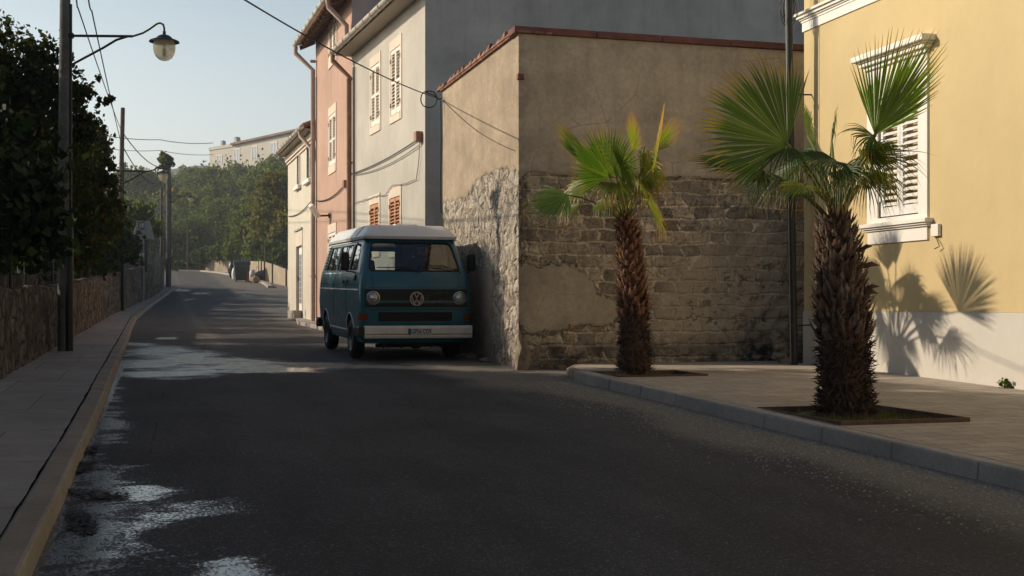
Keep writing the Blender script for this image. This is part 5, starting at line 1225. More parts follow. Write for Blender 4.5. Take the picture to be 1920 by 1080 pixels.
mb = MB(); mb.add([(.01, .395, 1.68), (.055, .395, 1.68), (.032, .412, 1.73), (.01, .398, 1.679), (.055, .398, 1.679), (.032, .415, 1.729)], [(0, 1, 2), (3, 5, 4), (0, 3, 4, 1), (1, 4, 5, 2), (2, 5, 3, 0)]); vb(mb, 'windscreen_sticker', 'plate')
# glazing with rubber seals
def pane(outline, f, name, mat, seal=.018):
    mb = MB(); mb.prism(outline, lambda u, v: f(u, v, .0), lambda u, v: f(u, v, -.006)); g = mb.build(name, MAT[mat], van, local=True)
    mb = MB(); P = [f(u, v, .006) for u, v in outline]; mb.tube(P + [P[0]], seal, 5, cap=False); mb.build('seal', MAT['rubber'], g, local=True, smooth=True); return g
fslope = lambda z: fyz(z)
pane(front_w, lambda u, v, o: Vector((u, fslope(v) + .012 - o, v)), 'windscreen', 'glass', .016)
pane(rear_w, lambda u, v, o: Vector((u, ryz(v) - .012 + o, v)), 'rear_window', 'glass', .014)
for sx in (-1, 1):
    for k, o_ in enumerate(sidew):
        g = pane(rounded(o_, .05), lambda u, v, o, sx=sx: Vector((sx * (hwz(v) - .012 + o), u, v)), 'side_window', 'side_glass' if sx < 0 else 'glass', .013)
        if k: 
            u = (o_[0][0] + o_[1][0]) / 2; mb = MB(); mb.tube([(sx * (hwz(WZ0) + .002), u, WZ0), (sx * (hwz(WZ1) + .002), u, WZ1)], .010, 5); mb.build('divider', MAT['rubber'], g, local=True)
# curtain in the left rear window
for x0, y0, y1 in ((-.79, 3.3, 3.6),):
    mb = MB()
    for i in range(7): mb.tube([(x0 + .02, y0 + (y1 - y0) * i / 6, 1.46), (x0 + .10, y0 + (y1 - y0) * i / 6, 1.9)], .03, 6)
    vb(mb, 'curtain', 'board', smooth=True)
# louvred vents behind the last windows
for sx in (-1, 1):
    mb = MB()
    for k in range(8):
        z = 1.50 + k * .055; y0 = 3.93 - (z - 1.5) * .28
        mb.hexa([(sx * hwz(z), y0, z), (sx * hwz(z), y0 + .24, z), (sx * (hwz(z) + .022), y0 + .24, z + .005), (sx * (hwz(z) + .022), y0, z + .005)], [(sx * hwz(z), y0, z + .04), (sx * hwz(z), y0 + .24, z + .04), (sx * (hwz(z) + .006), y0 + .24, z + .04), (sx * (hwz(z) + .006), y0, z + .04)])
    vb(mb, 'air_vent', 'plastic')
# raised white roof
def rprism(zs, rc):
    vs = []; n_ = 0
    for z, w_, y0, y1, r in zs:
        pts = []
        for cx_, cy_, a0 in ((w_ - r, y0 + r, -90), (w_ - r, y1 - r, 0), (-w_ + r, y1 - r, 90), (-w_ + r, y0 + r, 180)):
            for i in range(5): a = R(a0 + 90 * i / 4); pts.append((cx_ + r * math.cos(a), cy_ + r * math.sin(a), z + (.014 * (1 - (cx_ / w_)**2) if False else 0)))
        # let the front edge bow upward in the middle
        vs += pts; n_ = len(pts)
    m = len(zs); mb = MB(); mb.add(vs, [(j * n_ + i, j * n_ + (i + 1) % n_, (j + 1) * n_ + (i + 1) % n_, (j + 1) * n_ + i) for j in range(m - 1) for i in range(n_)] + [tuple(range(n_))[::-1], tuple(range((m - 1) * n_, m * n_))]); return mb
top = rprism([(1.985, .775, .40, 4.25, .10), (2.03, .79, .38, 4.27, .10), (2.06, .77, .42, 4.24, .10), (2.15, .70, .56, 4.10, .12), (2.205, .655, .66, 4.0, .12), (2.225, .62, .74, 3.92, .12), (2.235, .45, 1.0, 3.7, .1)], .1)
rt_ = vb(top, 'pop_top_roof', 'white_paint', smooth=True, angle=22)
mb = MB(); mb.box2((-.778, .43, 1.975), (.778, 4.23, 1.987)); mb.build('roof_seal', MAT['rubber'], rt_, local=True)
mb = MB(); mb.box2((-.1, 1.2, 2.232), (.28, 1.75, 2.265)); mb.build('roof_vent', MAT['white_trim'], rt_, local=True, bevel=.01)
mb = MB(); mb.tube([(-.79, 1.15, 2.05), (-.71, 1.12, 2.15), (-.655, 1.10, 2.215)], .005, 5); mb.build('roof_seam', MAT['rubber'], rt_, local=True)
# black grille band with headlights and emblem
def fp(x, z, o=0): return Vector((x, fyz(z) - o, z))
def fband(mb, x0, x1, z0, z1, o0, o1, mi=0):
    mb.hexa([fp(x0, z0, o0), fp(x1, z0, o0), fp(x1, z0, o1), fp(x0, z0, o1)], [fp(x0, z1, o0), fp(x1, z1, o0), fp(x1, z1, o1), fp(x0, z1, o1)], mi)
mb = MB(); fband(mb, -.845, .845, .885, 1.155, -.02, .008); gr = vb(mb, 'grille', 'plastic')
mb = MB()
for k in range(9): z = .905 + k * .0265; fband(mb, -.60, .60, z, z + .009, .009, .022)
fband(mb, -.845, .845, 1.15, 1.165, .0, .02); fband(mb, -.845, .845, .875, .889, .0, .02)
mb.build('grille_slats', MAT['black_metal'], gr, local=True)
mb = MB(); rr = random.Random(2)
for k in range(9):
    z = .907 + k * .0265; x = .16
    while x < .60:
        L = rr.uniform(.012, .05)
        if rr.random() > .45: fband(mb, x, min(.6, x + L), z, z + .006, .0225, .0235)
        x += L + .012
mb.build('grille_highlight', MAT['rim'], gr, local=True)  # paler flecks modelled in place of blotchy reflections on the grille
for sx in (-1, 1):
    c = fp(sx * .715, 1.02)
    mb = MB(); mb.lathe(c, [(.112, -.01), (.112, .028), (.098, .034), (.094, .02)], 28, axis=(0, -1, 0)); hl = vb(mb, 'headlight', 'chrome', smooth=True)
    mb = MB(); mb.lathe(c, [(.094, .018), (.08, .034), (.05, .046), (.001, .052)], 24, axis=(0, -1, 0)); mb.build('lens', MAT['headlens'] if 'headlens' in MAT else MAT['chrome'], hl, local=True, smooth=True)
c = fp(0.0, 1.01); mb = MB(); n_ = 32; RO, RI = .115, .095
mb.lathe(c, [(RI, .02), (RI, .036), (RO, .036), (RO, .02), (RI, .02)], n_, axis=(0, -1, 0))
def stroke(mb, pts, w_=.0085, o=.034):
    for a, b in zip(pts, pts[1:]):
        A, B_ = Vector((a[0], 0, a[1])), Vector((b[0], 0, b[1])); t = (B_ - A).cross(Vector((0, 1, 0))).normalized() * w_; q0 = c + Vector((0, -.022, 0)); q1 = c + Vector((0, -o, 0))
        mb.hexa([q0 + A - t, q0 + B_ - t, q0 + B_ + t, q0 + A + t], [q1 + A - t, q1 + B_ - t, q1 + B_ + t, q1 + A + t])
stroke(mb, [(-.042, .09), (0, .012), (.042, .09)]); stroke(mb, [(-.085, .045), (-.042, -.085), (0, -.005), (.042, -.085), (.085, .045)], o=.0335)
em = vb(mb, 'emblem', 'dull_chrome')
mb = MB(); fband(mb, -.62, .60, .645, .795, -.02, .006); gl = vb(mb, 'lower_grille', 'plastic')
mb = MB()
for k in range(6): z = .66 + k * .024; fband(mb, -.60, .58, z, z + .009, .007, .018)
mb.build('grille_slats', MAT['black_metal'], gl, local=True)
for sx in (-1, 1):
    mb = MB(); n_ = 5; z0, z1 = .66, .775
    for i in range(n_):
        def cpt(t, z, o):
            a = R(-90 + 90 * t); r = .13; w_ = hwz(z); return Vector((sx * (w_ - r + (r + o) * math.cos(a)), fyz(z) + r * .8 + (r * .8 + o) * math.sin(a), z))
        t0, t1 = i / n_ * 1.0, (i + 1) / n_ * 1.0
        mb.hexa([cpt(t0, z0, -.01), cpt(t1, z0, -.01), cpt(t1, z0, .012), cpt(t0, z0, .012)], [cpt(t0, z1, -.01), cpt(t1, z1, -.01), cpt(t1, z1, .012), cpt(t0, z1, .012)])
    vb(mb, 'indicator', 'amber', smooth=True, angle=60)
# body creases: panel below the windscreen
mb = MB()
for sx in (-1, 1): mb.tube([fp(sx * .70, 1.17, .002), fp(sx * .73, 1.40, .002)], .003, 4)
mb.tube([fp(-.80, 1.185, .0025), fp(.80, 1.185, .0025)], .003, 4); mb.tube([fp(-.78, .835, .0025), fp(.78, .835, .0025)], .003, 4)
vb(mb, 'panel_gap', 'rubber')
# bumper, plate
mb = MB(); prof = [(-.10, .37), (-.135, .38), (-.15, .42), (-.146, .43), (-.146, .445), (-.155, .455), (-.155, .545), (-.14, .575), (-.10, .58)]
def bump_bar(mb, x0, x1, yoff=0, flip=1, base=0):
    n_ = len(prof); A = [(x0, base + flip * y + .03 * flip, z) for y, z in prof]; B_ = [(x1, base + flip * y + .03 * flip, z) for y, z in prof]
    mb.add(A + B_, [(i, i + 1, i + 1 + n_, i + n_) for i in range(n_ - 1)] + [tuple(range(n_)), tuple(range(n_, 2 * n_)), (n_ - 1, 0, n_, 2 * n_ - 1)])
bump_bar(mb, -.865, .905); bm_ = vb(mb, 'front_bumper', 'bumper', bevel=.004)
mb = MB(); mb.box2((-.86, -.1185, .4315), (.90, -.1165, .4435)); mb.build('bumper_strip', MAT['pipe_brown'], bm_, local=True)
for sx in (-1, 1):
    x0, x1 = (-.965, -.868) if sx < 0 else (.908, .965); mb = MB(); mb.box2((x0, -.12, .39), (x1, .30, .57)); mb.build('bumper_end', MAT['plastic'], bm_, local=True, bevel=.025)
mb = MB(); mb.box2((-.96, 4.56, .40), (.96, 4.68, .58)); mb.box2((-.97, 4.3, .41), (-.93, 4.6, .57)); rb_ = vb(mb, 'rear_bumper', 'plastic', bevel=.02)
mb = MB(); mb.box2((-.165, -.139, .435), (.225, -.131, .535)); pl = vb(mb, 'licence_plate', 'plate', bevel=.003)
mb = MB(); mb.box2((-.163, -.1405, .437), (-.118, -.138, .533)); mb.build('plate_band', MAT['plate_blue'], pl, local=True)
fc = bpy.data.curves.new('plate_text', 'FONT'); fc.body = 'GP56 CO9'; fc.size = .098; fc.extrude = .001; fc.offset = .0012; fc.align_x = 'CENTER'; fc.align_y = 'CENTER'
fo = bpy.data.objects.new('tmp_text', fc); sc.collection.objects.link(fo); bpy.context.view_layer.update()
tm = bpy.data.meshes.new_from_object(fo.evaluated_get(bpy.context.evaluated_depsgraph_get())); bpy.data.objects.remove(fo)
xs_ = [v.co.x for v in tm.vertices]; wd = max(xs_) - min(xs_); kx = .318 / wd
for v in tm.vertices: v.co = Vector((v.co.x * kx + .054, -.1405 - v.co.z, v.co.y * 1.05 + .485))
tm.materials.clear(); tm.materials.append(MAT['ink']); to = bpy.data.objects.new('lettering', tm); sc.collection.objects.link(to); to.parent = pl
# underbody
mb = MB(); mb.box2((-.55, .25, .27), (.55, 4.3, .34)); mb.tube([(-.75, FWY, .30), (.75, FWY, .30)], .05, 8); mb.tube([(-.75, RWY, .32), (.75, RWY, .32)], .06, 8); mb.tube([(-.6, .35, .24), (.6, .35, .24)], .03, 8)
for x_ in (-.5, -.2, .3, .45): mb.tube([(x_, .2, .22), (x_ + .08, .5, .33)], .02, 6)
vb(mb, 'underbody', 'black_metal')
# wheels
def wheel(x, y, sx):
    mb = MB(); W = .19; mb.lathe((x, y, .335), [(.20, 0), (.29, -.004), (.322, .02), (.335, .05), (.335, W - .05), (.322, W - .02), (.29, W + .004), (.20, W)], 40, axis=(sx, 0, 0)); w_ = vb(mb, 'wheel', 'rubber', smooth=True, angle=50)
    mb = MB(); mb.lathe((x, y, .335), [(.001, .10), (.06, W - .02), (.075, W - .03), (.13, W - .05), (.17, W - .03), (.19, W - .01), (.205, W + .003), (.205, .0)], 32, axis=(sx, 0, 0)); mb.build('rim', MAT['rim'], w_, local=True, smooth=True)
for y in (FWY, RWY):
    for sx in (-1, 1): wheel(sx * .715, y, sx)
# arch trims, stripes, handles, mirrors, wipers
for y in (FWY, RWY):
    for sx in (-1, 1):
        mb = MB(); pts = []
        for i in range(13):
            a = R(8 + 164 * i / 12); z = .36 + .405 * math.sin(a); pts.append((sx * (hwz(z) + .004), y + .405 * math.cos(a), z))
        mb.tube(pts, .009, 5); vb(mb, 'wheel_arch_trim', 'bumper', smooth=True)
mb = MB()
for sx in (-1, 1):
    for z, a, b in ((1.153, .12, 4.42), (.47, .2, .55), (.47, 1.42, 3.2)):
        mb.hexa([(sx * (hwz(z) - .004), a, z - .011), (sx * (hwz(z) - .004), b, z - .011), (sx * (hwz(z) + .006), b, z - .011), (sx * (hwz(z) + .006), a, z - .011)], [(sx * (hwz(z) - .004), a, z + .011), (sx * (hwz(z) - .004), b, z + .011), (sx * (hwz(z) + .006), b, z + .011), (sx * (hwz(z) + .006), a, z + .011)])
    for z, a, b in ((1.425, .36, 3.95),):
        mb.tube([(sx * (hwz(z) + .004), a, z), (sx * (hwz(z) + .004), b, z)], .011, 6)
    mb.tube([(sx * (hwz(1.955) + .004), .5, 1.955), (sx * (hwz(1.955) + .004), 4.1, 1.955)], .009, 6)
vb(mb, 'side_trim', 'white_trim')
mb = MB()
for sx in (-1, 1):
    for y in (1.31, 2.68): mb.tube([(sx * (hwz(z) + .0015), y, z) for z in (.45, .7, .95, 1.2, 1.42)] + [(sx * (hwz(1.93) + .0015), y, 1.93)], .0035, 4)
    mb.tube([(sx * (hwz(1.235) + .0015), .3, 1.235), (sx * (hwz(1.235) + .0015), 4.4, 1.235)], .003, 4)
vb(mb, 'door_gap', 'rubber')
for sx in (-1, 1):
    for y in (1.17, 1.52):
        mb = MB(); mb.box((sx * .945, y, 1.27), (.014, .07, .014)); mb.box((sx * .935, y, 1.29), (.01, .03, .02)); vb(mb, 'door_handle', 'plastic', bevel=.005)
for sx in (-1, 1):
    mx = sx * (1.09 if sx < 0 else 1.03)
    mb = MB(); mb.box2((mx - .07, .40, 1.46), (mx + .07, .50, 1.76)); mr = vb(mb, 'wing_mirror', 'plastic', bevel=.035)
    mb = MB(); mb.tube([(sx * .90, .46, 1.43), (mx - sx * .03, .45, 1.45), (mx, .45, 1.50)], .012, 6); mb.tube([(sx * .89, .46, 1.40), (sx * .93, .46, 1.30)], .03, 6); mb.build('mirror_arm', MAT['plastic'], mr, local=True, smooth=True)
    mb = MB(); mb.box2((mx - .055, .501, 1.49), (mx + .055, .504, 1.73)); mb.build('mirror_glass', MAT['chrome'], mr, local=True)
def ws(x, z, o): return Vector((x, fyz(z) - o, z))
for x0, x1, z1 in ((.02, -.62, 1.50), (.72, .06, 1.55)):
    mb = MB(); px_ = x0 + .05; mb.tube([ws(px_ - .0, 1.425, .02), ws(px_ - .05, 1.46, .035), ws((x0 + x1) / 2 + .05, (1.46 + z1) / 2 + .05, .035), ws((x0 + x1) / 2, (1.46 + z1) / 2 + .03, .03)], .008, 6)
    mb.tube([ws(x0 - .02, 1.485, .022), ws((x0 + x1) / 2, (1.49 + z1) / 2 + .02, .024), ws(x1, z1 + .01, .022)], .008, 5); vb(mb, 'wiper', 'plastic', smooth=True)
# spare wheel cover is absent; small antenna stub
mb = MB(); mb.tube([(-.80, .62, 1.86), (-.86, .60, 1.92)], .012, 6); vb(mb, 'aerial_base', 'plastic')

# ------------------------------------------------------------------ fan palms
def frond(palm, base, hub, tip, roll=0, spread=75, n=34, droop=.5, mat='frond', R_=None, seed=0, cup=.12, fold=.35, wilt=0.0, join=.5, petr=.016):
    rr = random.Random(seed); hub = Vector(hub); tip = Vector(tip); ax = (tip - hub); Rf = R_ or ax.length; ax.normalize()
    nrm = -CAMDIR + ax * CAMDIR.dot(ax); nrm = nrm.normalized() if nrm.length > .1 else ax.orthogonal().normalized(); nrm = (Matrix.Rotation(R(roll), 3, ax) @ nrm)
    side = nrm.cross(ax).normalized(); V = []; Fq = []; T = []; RN = []; NS = 9
    for i in range(n):
        u = (i + .5) / n * 2 - 1; a = R(spread) * u + R(rr.uniform(-1, 1)); d0 = (ax * math.cos(a) + side * math.sin(a)).normalized(); L = Rf * (1 - .26 * abs(u)**1.6) * rr.uniform(.93, 1.05)
        sd = (ax * -math.sin(a) + side * math.cos(a)); dth = R(spread) * 2 / n; p = hub.copy(); rn = rr.random(); dr = droop * rr.uniform(.4, 1.4); br = rr.random() < wilt; kb = rr.uniform(.55, .75)
        b0 = len(V); tw = rr.uniform(-.3, .3)
        for s in range(NS):
            t = s / (NS - 1); k = max(0, t - join) / (1 - join)
            dv = d0 + nrm * cup * (1 - 2 * t) * .6 + Vector((0, 0, -1)) * dr * (k**1.6) * (1 + abs(u) * .6)
            if br and t > kb: dv = d0 * .15 + Vector((rr.uniform(-.2, .2), rr.uniform(-.2, .2), -1))
            dv.normalize()
            if s: p = p + dv * (L / (NS - 1))
            w_ = min(L * t, L * join) * math.tan(dth / 2) * 1.06
            if t > join: w_ *= max(.04, (1 - k)**.8)
            w_ = max(w_, .0008); f_ = nrm * (w_ * fold * 2)
            V += [p - sd * w_, p + f_, p + sd * w_]; T += [t] * 3; RN += [rn] * 3
        for s in range(NS - 1):
            q = b0 + s * 3; Fq += [(q, q + 1, q + 4, q + 3), (q + 1, q + 2, q + 5, q + 4)]
    o = np_mesh('frond', [tuple(v) for v in V], Fq, MAT[mat], palm, attrs={'t': T, 'rnd': RN})
    mb = MB(); b = Vector(base); m1 = b.lerp(hub, .5) + Vector((0, 0, .10 * (hub - b).length)); mb.tube([b, b.lerp(m1, .5) + Vector((0, 0, .03)), m1, m1.lerp(hub, .55) + Vector((0, 0, .02)), hub, hub + ax * .07], [petr * 1.5, petr * 1.1, petr, petr * .9, petr * .7, petr * .3], 6)
    mb.build('petiole', MAT['petiole'], o, smooth=True); return o
def palm(label, b, top, r0, r1, bulge, boots, seed, fib_to, grey=False):
    o = empty('fan_palm', b, label, 'palm tree', 'fan palms in square pits'); b, top = Vector(b), Vector(top); rr = random.Random(seed); H = (top - b).length
    rad = lambda t: (r0 + (r1 - r0) * t) * (1 + bulge * math.sin(math.pi * min(1, t * 1.1)) ) * (1.12 - .12 * min(1, t * 8)) * (1 if t < .93 else 1 - (t - .93) * 3.5)
    axis = lambda t: b.lerp(top, t) + Vector((.03 * math.sin(t * 3), 0, 0))
    mb = MB(); pts = [axis(i / 24) for i in range(25)]; pts[0] = pts[0] - Vector((0, 0, .12)); mb.tube(pts, [rad(i / 24) * (.86 + .07 * noise.noise((i * 1.3, seed, 0))) for i in range(25)], 22)
    tk = mb.build('trunk', MAT['fibre'], o, smooth=True)
    def spike(mb, t, an, L, w_, up, out, th=.35, mi=0):
        c = axis(t); r = rad(t) * .84; rd = Vector((math.cos(an), math.sin(an), 0)); tg = Vector((-math.sin(an), math.cos(an), 0)); p = c + rd * r
        d = (rd * out + Vector((0, 0, up)) + tg * rr.uniform(-.25, .25)).normalized(); q = d.cross(tg).normalized()
        m1 = p + d * L * .5 + rd * L * .06; e = p + d * L + Vector((0, 0, rr.uniform(-.25, .35))) * L * .3
        mb.add([p - tg * w_, p + tg * w_, m1 + tg * w_ * .62, m1 - tg * w_ * .62, p - q * w_ * th * 1.2, m1 - q * w_ * th, e, p + q * w_ * .1, m1 + q * w_ * .15],
               [(0, 4, 5, 3), (4, 1, 2, 5), (3, 5, 6), (5, 2, 6), (0, 3, 8, 7), (7, 8, 2, 1), (3, 6, 8), (8, 6, 2)], mi)
    mb = MB(); N = int(boots * 1.0)
    for i in range(N):
        t = fib_to * .85 + (1.03 - fib_to * .85) * ((i + rr.random()) / N); an = i * 2.39996 + rr.uniform(-.15, .15); s_ = 1 - .35 * t
        spike(mb, t, an, rr.uniform(.11, .20) * s_ * (1.25 if grey else 1.0), rr.uniform(.04, .066) * s_, rr.uniform(.8, 1.5), rr.uniform(.35, .95), mi=1 if (grey and rr.random() < .5) else 0)
    mb.build('leaf_base', [MAT['boot' if grey else 'boot_red'], MAT['boot_grey']], tk, recalc=False)
    mb = MB()
    for i in range(1500 if grey else 900):
        t = rr.random()**1.15 * (fib_to + .1); spike(mb, t, rr.uniform(0, 6.283), rr.uniform(.05, .12), rr.uniform(.006, .018), rr.uniform(-.6, 1.1), rr.uniform(.3, 1.0), .5)
    for i in range(600 if grey else 350):
        t = rr.uniform(fib_to, 1); spike(mb, t, rr.uniform(0, 6.283), rr.uniform(.06, .13), rr.uniform(.005, .012), rr.uniform(.2, 1.1), rr.uniform(.4, 1.1), .5)
    mb.build('trunk_fibre', MAT['fibre'], tk, recalc=False)
    return o, axis, rad, spike, rr
# nearer large palm
D2 = 11.1
P2 = lambda px, py, dd=0: atd(px, py, D2 + dd)
b2 = gp(1586, 776, .10); D2 = b2.x * S_ + b2.y * C_
pal2, ax2, rd2, spk2, r2 = palm('nearer large fan palm with thick shaggy trunk, in front of the yellow house', b2, P2(1565, 418), .245, .165, .16, 330, 5, .45, True)
for (px, py, qx, qy) in ((1615, 500, 1651, 498), (1618, 545, 1650, 537), (1618, 548, 1648, 551), (1540, 545, 1517, 560), (1612, 470, 1636, 462)):
    mb = MB(); a, b_ = P2(px, py, -.1), P2(qx, qy, -.18); d = b_ - a; up = Vector((0, 0, .022)); mb.add([a - up, a + up, a.lerp(b_, .55) + up * 1.2 + Vector((0, 0, .015)), a.lerp(b_, .55) - up * .9 + Vector((0, 0, .015)), b_, a - CAMDIR * .02, a.lerp(b_, .55) - CAMDIR * .025], [(0, 5, 6, 3), (5, 1, 2, 6), (3, 6, 4), (6, 2, 4), (0, 3, 2, 1), (3, 4, 2)])
    mb.build('husk', MAT['boot'], pal2, recalc=False)
c2 = P2(1565, 425)
F2 = [ # hub, tip, depth offsets, kwargs
 ((1476, 270, -.25), (1358, 190, -.40), dict(roll=4, spread=76, n=54, droop=.26, seed=1, R_=.92, cup=.1, join=.66)),
 ((1478, 272, -.22), (1440, 330, -.45), dict(roll=30, spread=70, n=26, droop=1.2, seed=41, R_=.50, join=.3, wilt=.4)),
 ((1640, 252, -.1), (1690, 105, -.2), dict(roll=22, spread=46, n=30, droop=.0, seed=2, R_=.98, mat='frond_b', cup=.04, join=.5)),
 ((1642, 252, -.1), (1752, 92, -.12), dict(roll=48, spread=44, n=24, droop=.02, seed=42, R_=1.08, mat='frond_b', cup=.04, join=.55)),
 ((1638, 254, -.1), (1600, 270, -.3), dict(roll=20, spread=70, n=18, droop=.9, seed=43, R_=.45, join=.3, wilt=.3)),
 ((1424, 318, .1), (1282, 294, .15), dict(roll=70, spread=62, n=34, droop=.10, seed=3, R_=.74, join=.6)),
 ((1430, 320, .1), (1420, 380, .15), dict(roll=40, spread=80, n=26, droop=1.0, seed=44, R_=.42, join=.3, wilt=.3)),
 ((1628, 290, -.30), (1700, 285, -.45), dict(roll=62, spread=92, n=36, droop=1.3, seed=4, R_=.62, join=.32, wilt=.35)),
 ((1565, 300, -.40), (1500, 300, -.6), dict(roll=60, spread=95, n=36, droop=1.5, seed=5, R_=.62, join=.32, wilt=.4)),
 ((1500, 310, .25), (1440, 340, .45), dict(roll=60, spread=90, n=30, droop=1.5, seed=6, R_=.60, join=.32, wilt=.4)),
 ((1610, 295, .4), (1660, 280, .6), dict(roll=68, spread=80, n=30, droop=1.1, seed=7, R_=.58, join=.35, wilt=.3)),
 ((1515, 255, .30), (1520, 215, .5), dict(roll=52, spread=70, n=28, droop=.9, seed=8, R_=.50, join=.35, wilt=.2)),
 ((1510, 345, -.2), (1470, 375, -.4), dict(roll=50, spread=90, n=28, droop=1.4, seed=9, R_=.46, mat='frond_y', join=.32, wilt=.4)),
 ((1630, 325, .1), (1680, 345, .25), dict(roll=-55, spread=85, n=30, droop=1.3, seed=10, R_=.50, join=.32, wilt=.4)),
 ((1575, 320, -.45), (1600, 350, -.7), dict(roll=40, spread=80, n=26, droop=1.3, seed=11, R_=.48, join=.32, wilt=.5)),
 ((1560, 270, .2), (1560, 225, .5), dict(roll=75, spread=80, n=24, droop=1.2, seed=12, R_=.50, join=.32, wilt=.4)),
 ((1595, 310, -.2), (1540, 305, -.35), dict(roll=75, spread=100, n=32, droop=1.6, seed=13, R_=.50, join=.3, wilt=.5)),
]
rq = random.Random(77)
for q in range(6):
    hx, hy = rq.uniform(1490, 1650), rq.uniform(275, 335); sg_ = -1 if hx < 1570 else 1; dd = rq.uniform(-.45, .45)
    F2.append(((hx, hy, dd), (hx + sg_ * rq.uniform(15, 50), hy + rq.uniform(-10, 30), dd * 1.4), dict(roll=rq.uniform(50, 85), spread=95, n=26, droop=1.9, seed=200 + q, R_=rq.uniform(.42, .58), join=.24, wilt=.5, mat=rq.choice(['frond', 'frond_b', 'frond_y']))))
for h, t, k in F2: frond(pal2, c2 + Vector((r2.uniform(-.07, .07), r2.uniform(-.07, .07), r2.uniform(-.05, .05))), P2(*h), P2(*t), **k)
# farther small palm
b1 = gp(1190, 698, .10); D1 = b1.x * S_ + b1.y * C_
P1 = lambda px, py, dd=0: atd(px, py, D1 + dd)
pal1, ax1, rd1, spk1, r1 = palm('farther smaller fan palm with reddish slender trunk, in front of the stone building', b1, P1(1174, 414), .215, .15, .06, 210, 9, .42, False)
c1 = P1(1174, 420)
F1 = [
 ((1143, 332, -.3), (1118, 255, -.4), dict(roll=26, spread=100, n=44, droop=.15, seed=21, R_=.72, mat='frond_b', cup=.1, join=.62)),
 ((1222, 285, .0), (1276, 228, .05), dict(roll=58, spread=42, n=20, droop=.05, seed=22, R_=.62, mat='frond_y')),
 ((1066, 366, -.1), (990, 398, -.2), dict(roll=48, spread=72, n=34, droop=.35, seed=23, R_=.70, mat='frond_b')),
 ((1085, 300, .15), (1043, 252, .2), dict(roll=70, spread=45, n=20, droop=.1, seed=24, R_=.46, mat='frond_b')),
 ((1185, 285, .2), (1190, 236, .3), dict(roll=62, spread=55, n=22, droop=.08, seed=25, R_=.58, mat='frond_y')),
 ((1205, 315, -.2), (1228, 330, -.4), dict(roll=50, spread=100, n=30, droop=1.8, seed=26, R_=.6, mat='frond_y', wilt=.45)),
 ((1100, 345, .3), (1060, 360, .5), dict(roll=50, spread=95, n=28, droop=1.7, seed=27, R_=.58, mat='frond_y', wilt=.5)),
 ((1160, 345, -.5), (1150, 375, -.9), dict(roll=20, spread=95, n=26, droop=1.5, seed=28, R_=.56, mat='frond_y', wilt=.4)),
 ((1200, 330, .4), (1220, 320, .9), dict(roll=30, spread=90, n=28, droop=1.1, seed=29, R_=.56)),
 ((1150, 310, -.45), (1140, 300, -1.1), dict(roll=25, spread=85, n=30, droop=.5, seed=30, R_=.62)),
 ((1165, 320, -.5), (1185, 290, -1.2), dict(roll=-35, spread=70, n=28, droop=.4, seed=31, R_=.62)),
 ((1215, 300, -.1), (1240, 330, -.15), dict(roll=65, spread=90, n=30, droop=1.9, seed=61, R_=.62, mat='frond_y', join=.3, wilt=.5)),
 ((1085, 385, .1), (1060, 395, .2), dict(roll=60, spread=95, n=30, droop=1.8, seed=62, R_=.5, mat='frond_y', join=.3, wilt=.5)),
 ((1140, 375, -.2), (1120, 395, -.3), dict(roll=60, spread=95, n=30, droop=1.6, seed=63, R_=.5, mat='frond_y', join=.3, wilt=.5)),
 ((1130, 300, .35), (1120, 250, .8), dict(roll=-20, spread=80, n=26, droop=.4, seed=32, R_=.55)),
]
for q in range(5):
    hx, hy = rq.uniform(1100, 1225), rq.uniform(320, 360); sg_ = -1 if hx < 1170 else 1; dd = rq.uniform(-.4, .4)
    F1.append(((hx, hy, dd), (hx + sg_ * rq.uniform(10, 35), hy + rq.uniform(-5, 20), dd * 1.4), dict(roll=rq.uniform(50, 85), spread=95, n=26, droop=1.9, seed=220 + q, R_=rq.uniform(.40, .54), join=.24, wilt=.5, mat=rq.choice(['frond_b', 'frond_y']))))
for hh, tt, k in (((5.86, 14.15, 3.0), (5.86, 13.7, 3.8), dict(roll=86, spread=72, n=40, droop=.10, seed=51, R_=.84, mat='frond_y', join=.6)),  # added fronds, turned edge-on to the camera to widen the palm's wall shadow
                  ((5.7, 15.9, 3.1), (5.4, 16.3, 3.9), dict(roll=70, spread=66, n=34, droop=.1, seed=52, R_=.95, join=.6)),
                  ((5.9, 14.4, 2.65), (5.9, 13.7, 2.4), dict(roll=82, spread=95, n=34, droop=.8, seed=53, R_=.72, mat='frond_y', join=.35, wilt=.3))):
    frond(pal1, c1, Vector(hh), Vector(tt), petr=.013, **k)
for h, t, k in F1: frond(pal1, c1 + Vector((r1.uniform(-.05, .05), r1.uniform(-.05, .05), r1.uniform(-.04, .04))), P1(*h), P1(*t), petr=.013, **k)

